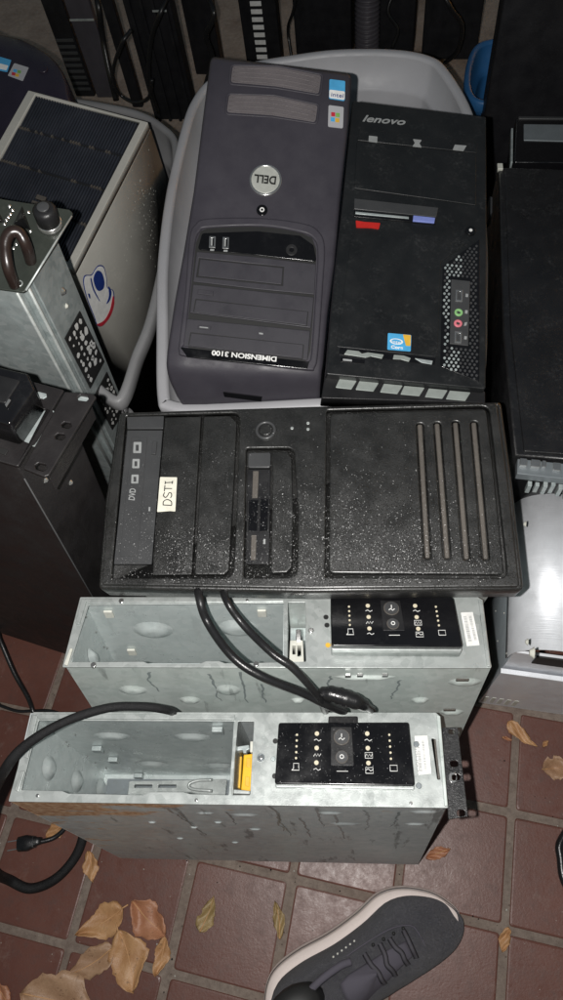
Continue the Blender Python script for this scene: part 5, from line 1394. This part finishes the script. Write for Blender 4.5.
    # laces: crossing bands over the tongue
    for i, x in enumerate((.047,.030,.012,-.007)):
        yw = .020+.0025*i
        for sgn in (1,):
            dx = .004*((-1)**i)
            pts = [top(x-dx*.5, -yw, .001), top(x-dx*.25, -yw*.45, .0090), top(x+.003*math.sin(i*2.3), 0, .0102), top(x+dx*.25, yw*.45, .0090), top(x+dx*.5, yw, .001)]
            bm = bmesh.new(); P = catmull(pts, 5); 
            rings = []
            for j, p in enumerate(P):
                td = (P[min(j+1, len(P)-1)]-P[max(j-1, 0)]).normalized(); sd = Vector((td.y, -td.x, 0)).normalized()
                rings.append([bm.verts.new(p+sd*.0034), bm.verts.new(p+Vector((0,0,.0012))), bm.verts.new(p-sd*.0034), bm.verts.new(p-Vector((0,0,.0006)))])
            for A, B in zip(rings, rings[1:]):
                for k in range(4): bm.faces.new((A[k], A[(k+1) % 4], B[(k+1) % 4], B[k]))
            bm_obj('lace', bm, M['lace'], t, True)
    for x, y in ((.050,.0215),(.036,.024),(.021,.0265),(.006,.029),(.05,-.0215),(.036,-.024),(.021,-.0265),(.006,-.029)):
        disc_at('eyelet', top(x, y, .0004), Z, .0024, M['ink'], t)
    # seam piping from toe round the lace stay
    st = [top(.064,-.004,.0006), top(.062,.016,.0006), top(.045,.028,.0006), top(.02,.034,.0006), top(-.01,.037,.0006), top(-.03,.038,.0006)]
    tube('stay_seam', st, .0009, M['pad'], t, 6, 6)
    st = [top(.064,-.004,.0006), top(.06,-.02,.0006), top(.045,-.029,.0006), top(.02,-.034,.0006), top(-.01,-.036,.0006), top(-.03,-.036,.0006)]
    tube('stay_seam', st, .0009, M['pad'], t, 6, 6)
    # pale stitches on the side facing the tiles
    for k in range(6):
        q = top(-.045+k*.0065, .046, .0); disc_at('stitch', q+Vector((0,.001,0)), (0,.6,.8), .0014, M['offwhite'], t)
    # ankle in a dark sock
    secs = []
    for z, rx, ry, cx in ((.05,.040,.026,-.092),(.085,.040,.027,-.094),(.098,.036,.025,-.094),(.100,.01,.01,-.094)):
        secs.append([(cx+rx*math.cos(2*PI*k/20), ry*math.sin(2*PI*k/20), z) for k in range(20)])
    loft('sock', secs, M['ink'], t, True, True, True)
sneaker()
# ------------------------------------------------------------------ dark things standing behind the tubs
def post(name, px0, px1, py, H, depth, mat, label, cat, group=None, z0=0.0, parts=None, bevel=.004):
    a = at(px0, py, z0); b = at(px1, py, z0); xd = (b-a); w = xd.length
    F = Frame(a, (0,0,1), xd)
    t = thing(name, F, label, cat, group)
    boxes('housing', [(0, w, 0, depth, 0, H)], mat, t, bevel)
    return t, F, w
g = 'dark posts behind the tubs'
t, F, w = post('metal_post', 76, 95, 97, .75, .03, M['bgblack'], 'slim black post behind the hazy tub, leftmost of the dark posts', 'post', g)
boxes('rib', [(.004, w-.004, -.003, .0, .02+k*.016, .028+k*.016) for k in range(9)], M['drive'], t, .001)
t, F, w = post('grey_panel', 97, 119, 98, .70, .02, M['bggrey'], 'narrow purple grey panel with a painted highlight line beside the slim black post', 'panel', g)
boxes('highlight_strip', [(.0, w, -.003, .0, .20, .205)], M['steel_face'], t, .0008)  # pale strip paints the panel's highlight line
t, F, w = post('metal_post', 132.5, 143, 108, .44, .02, M['bgblack'], 'thin black post topped by a small box, ringed by a cable', 'post', g)
boxes('box_head', [(-.012, w+.008, -.02, .03, .38, .46)], M['bggrey'], t, .006)
boxes('highlight_strip', [(.004, .008, -.022, -.019, .40, .44)], M['steel_face'], t, .0008)  # pale strip paints a highlight on the box
t, F, w = post('ribbed_panel', 155, 196, 120, .80, .04, M['bgblack'], 'wide black ribbed panel between the thin post and the grey tub', 'panel', g)
for k in range(4): boxes('rib', [(.012+k*.028, .020+k*.028, -.008, 0, .0, .79)], M['bgblack'], t, .002)
boxes('highlight_strip', [(w*.62, w*.92, -.010, -.007, .27, .274)], M['steel_face'], t, .0006)  # short pale strip paints a highlight across the ribs
t, F, w = post('metal_post', 196, 223, 75, .80, .04, M['bgblack'], 'black post just left of the strip of bare floor and the striped post', 'post', g)
t, F, w = post('striped_post', 247, 282, 66, .80, .04, M['bgblack'], 'black post carrying a column of short pale stripes', 'post', g)
boxes('pale_stripe', [(w*.32, w*.62, -.003, 0, .02+k*.019, .031+k*.019) for k in range(30)], M['white'], t, .0008)
t, F, w = post('black_cabinet', 297, 352, 62, .80, .12, M['bgblack'], 'broad black cabinet side right behind the middle of the grey tub', 'cabinet', g)
t, F, w = post('black_cabinet', 355, 412, 66, .80, .12, M['bgblack'], 'broad black cabinet carrying the corrugated hose', 'cabinet', g)
t, F, w = post('black_cabinet', 421, 476, 60, .80, .12, M['bgblack'], 'broad black cabinet left of the deep blue tub', 'cabinet', g)
t, F, w = post('black_cabinet', 463, 640, 245, .85, .06, M['bgblack'], 'tall unlit black cabinet in the top right corner', 'cabinet', g)
boxes('pale_tab', [(.015, .035, -.004, 0, .50, .58)], M['steel_face'], t, .001)
# corrugated hose
def hose():
    a = at(366, 58, .02)+Vector((.0,-.05,0)); pts = [a+Vector((0.0,.0,.0)), a+Vector((.0,.0,.15)), a+Vector((.004,.01,.3)), a+Vector((.01,.02,.45)), a+Vector((.012,.02,.7))]
    bm = bmesh.new(); P = catmull(pts, 56); n = len(P)
    tube_bm(bm, P, .02, 14, True, lambda s: .026+.006*math.sin(s*n*PI/2))
    o = bm_obj('corrugated_hose', bm, M['bggrey'], None, True); tag(o, 'dark corrugated hose hanging against the broad black cabinet', 'hose')
hose()
cable('cable', [(95,-10,.25),(99,10,.22),(103,40,.15),(110,75,.08),(116,100,.02)], .008, M['cable'], 'black cable hanging beside the narrow purple grey panel')
cable('cable', [(131,30,.32),(121,45,.30),(113,72,.2),(118,92,.12),(133,102,.1),(148,98,.12),(152,80,.2)], .0042, M['cable'], 'black cable looped round the thin black post')
cable('cable', [(297,-8,.2),(293,12,.15),(288,30,.08),(292,60,.02)], .004, M['cable'], 'thin black cable over the strip of bare floor beside the striped post')
cable('cable', [(395,-10,.2),(388,12,.16),(398,30,.12),(392,48,.08)], .004, M['cable'], 'thin black cable dangling just right of the corrugated hose')
cable('cable', [(170,-10,.35),(160,14,.33),(151,40,.26),(149,80,.16),(158,112,.05)], .005, M['cable'], 'black cable running down the front of the wide ribbed panel')
cable('cable', [(440,-12,.3),(452,10,.26),(462,26,.2),(458,50,.12),(446,62,.05)], .005, M['cable'], 'black cable curling in front of the cabinet left of the deep blue tub')
cable('cable', [(205,-10,.32),(214,14,.3),(206,36,.24),(212,58,.18),(204,90,.1)], .0055, M['cable'], 'black cable twisting down beside the striped post')
# grit, crumbs and beads of water on the tiles
def grit():
    rnd = random.Random(21); bm = bmesh.new()
    cy, sy = math.cos(YAW), math.sin(YAW)
    for k in range(2600):
        if rnd.random() < .62:      # along the joints
            i = rnd.randint(-3, 9); j = rnd.randint(-3, 6); u = rnd.uniform(0, .15); o_ = rnd.gauss(0, .0035)
            a, b = (-.54215+i*.15+u, .101526-j*.15+o_) if rnd.random() < .5 else (-.54215+i*.15+o_, .101526-j*.15+u)
        else: a, b = rnd.uniform(-.7, .6), rnd.uniform(-.4, .5)
        x, y = cy*a-sy*b, sy*a+cy*b; r = .0004+.0013*rnd.random()**4
        vs = [bm.verts.new((x+r*rnd.uniform(.6,1.3)*math.cos(2*PI*q/5), y+r*rnd.uniform(.6,1.3)*math.sin(2*PI*q/5), -.0008)) for q in range(5)]
        tp = bm.verts.new((x, y, .0002+r*.7)); mi = rnd.choice((0, 0, 1, 2))
        for q in range(5): f = bm.faces.new((vs[q], vs[(q+1) % 5], tp)); f.material_index = mi
    tag(bm_obj('grit', bm, [M['grout'], M['ink'], M['offwhite']]), kind='stuff')
grit()
# ------------------------------------------------------------------ camera, night sky, flash
cam = bpy.data.cameras.new('camera'); co = bpy.data.objects.new('camera', cam); C.objects.link(co)
co.matrix_world = Matrix.Translation(CAMP) @ RM.to_4x4()
cam.sensor_fit = 'VERTICAL'; cam.sensor_height = 24; cam.lens = 24*FPX/1000; cam.clip_start = .02; cam.clip_end = 500
bpy.context.scene.camera = co
w = bpy.data.worlds.new('World'); bpy.context.scene.world = w; w.use_nodes = True
nt = w.node_tree; bg = nt.nodes['Background']
sk = nt.nodes.new('ShaderNodeTexSky'); sk.sky_type = 'NISHITA'; sk.sun_disc = False; sk.sun_elevation = math.radians(2); sk.sun_rotation = math.radians(40)
nt.links.new(sk.outputs[0], bg.inputs[0]); bg.inputs[1].default_value = .10
# the phone's own flash, three centimetres left of the lens
fl = bpy.data.lights.new('camera_flash', 'POINT'); fl.energy = 36.0; fl.shadow_soft_size = .004; fl.color = (1.0, .975, .94)
fo = bpy.data.objects.new('camera_flash', fl); C.objects.link(fo); fo.location = CAMP + RM @ Vector((-.031, .0, 0.0))
sc = bpy.context.scene
sc.view_settings.view_transform = 'Standard'; sc.view_settings.look = 'None'; sc.view_settings.gamma = 1; sc.view_settings.exposure = 0
sc.cycles.max_bounces = 6; sc.cycles.diffuse_bounces = 3; sc.cycles.glossy_bounces = 3; sc.cycles.sample_clamp_indirect = 4
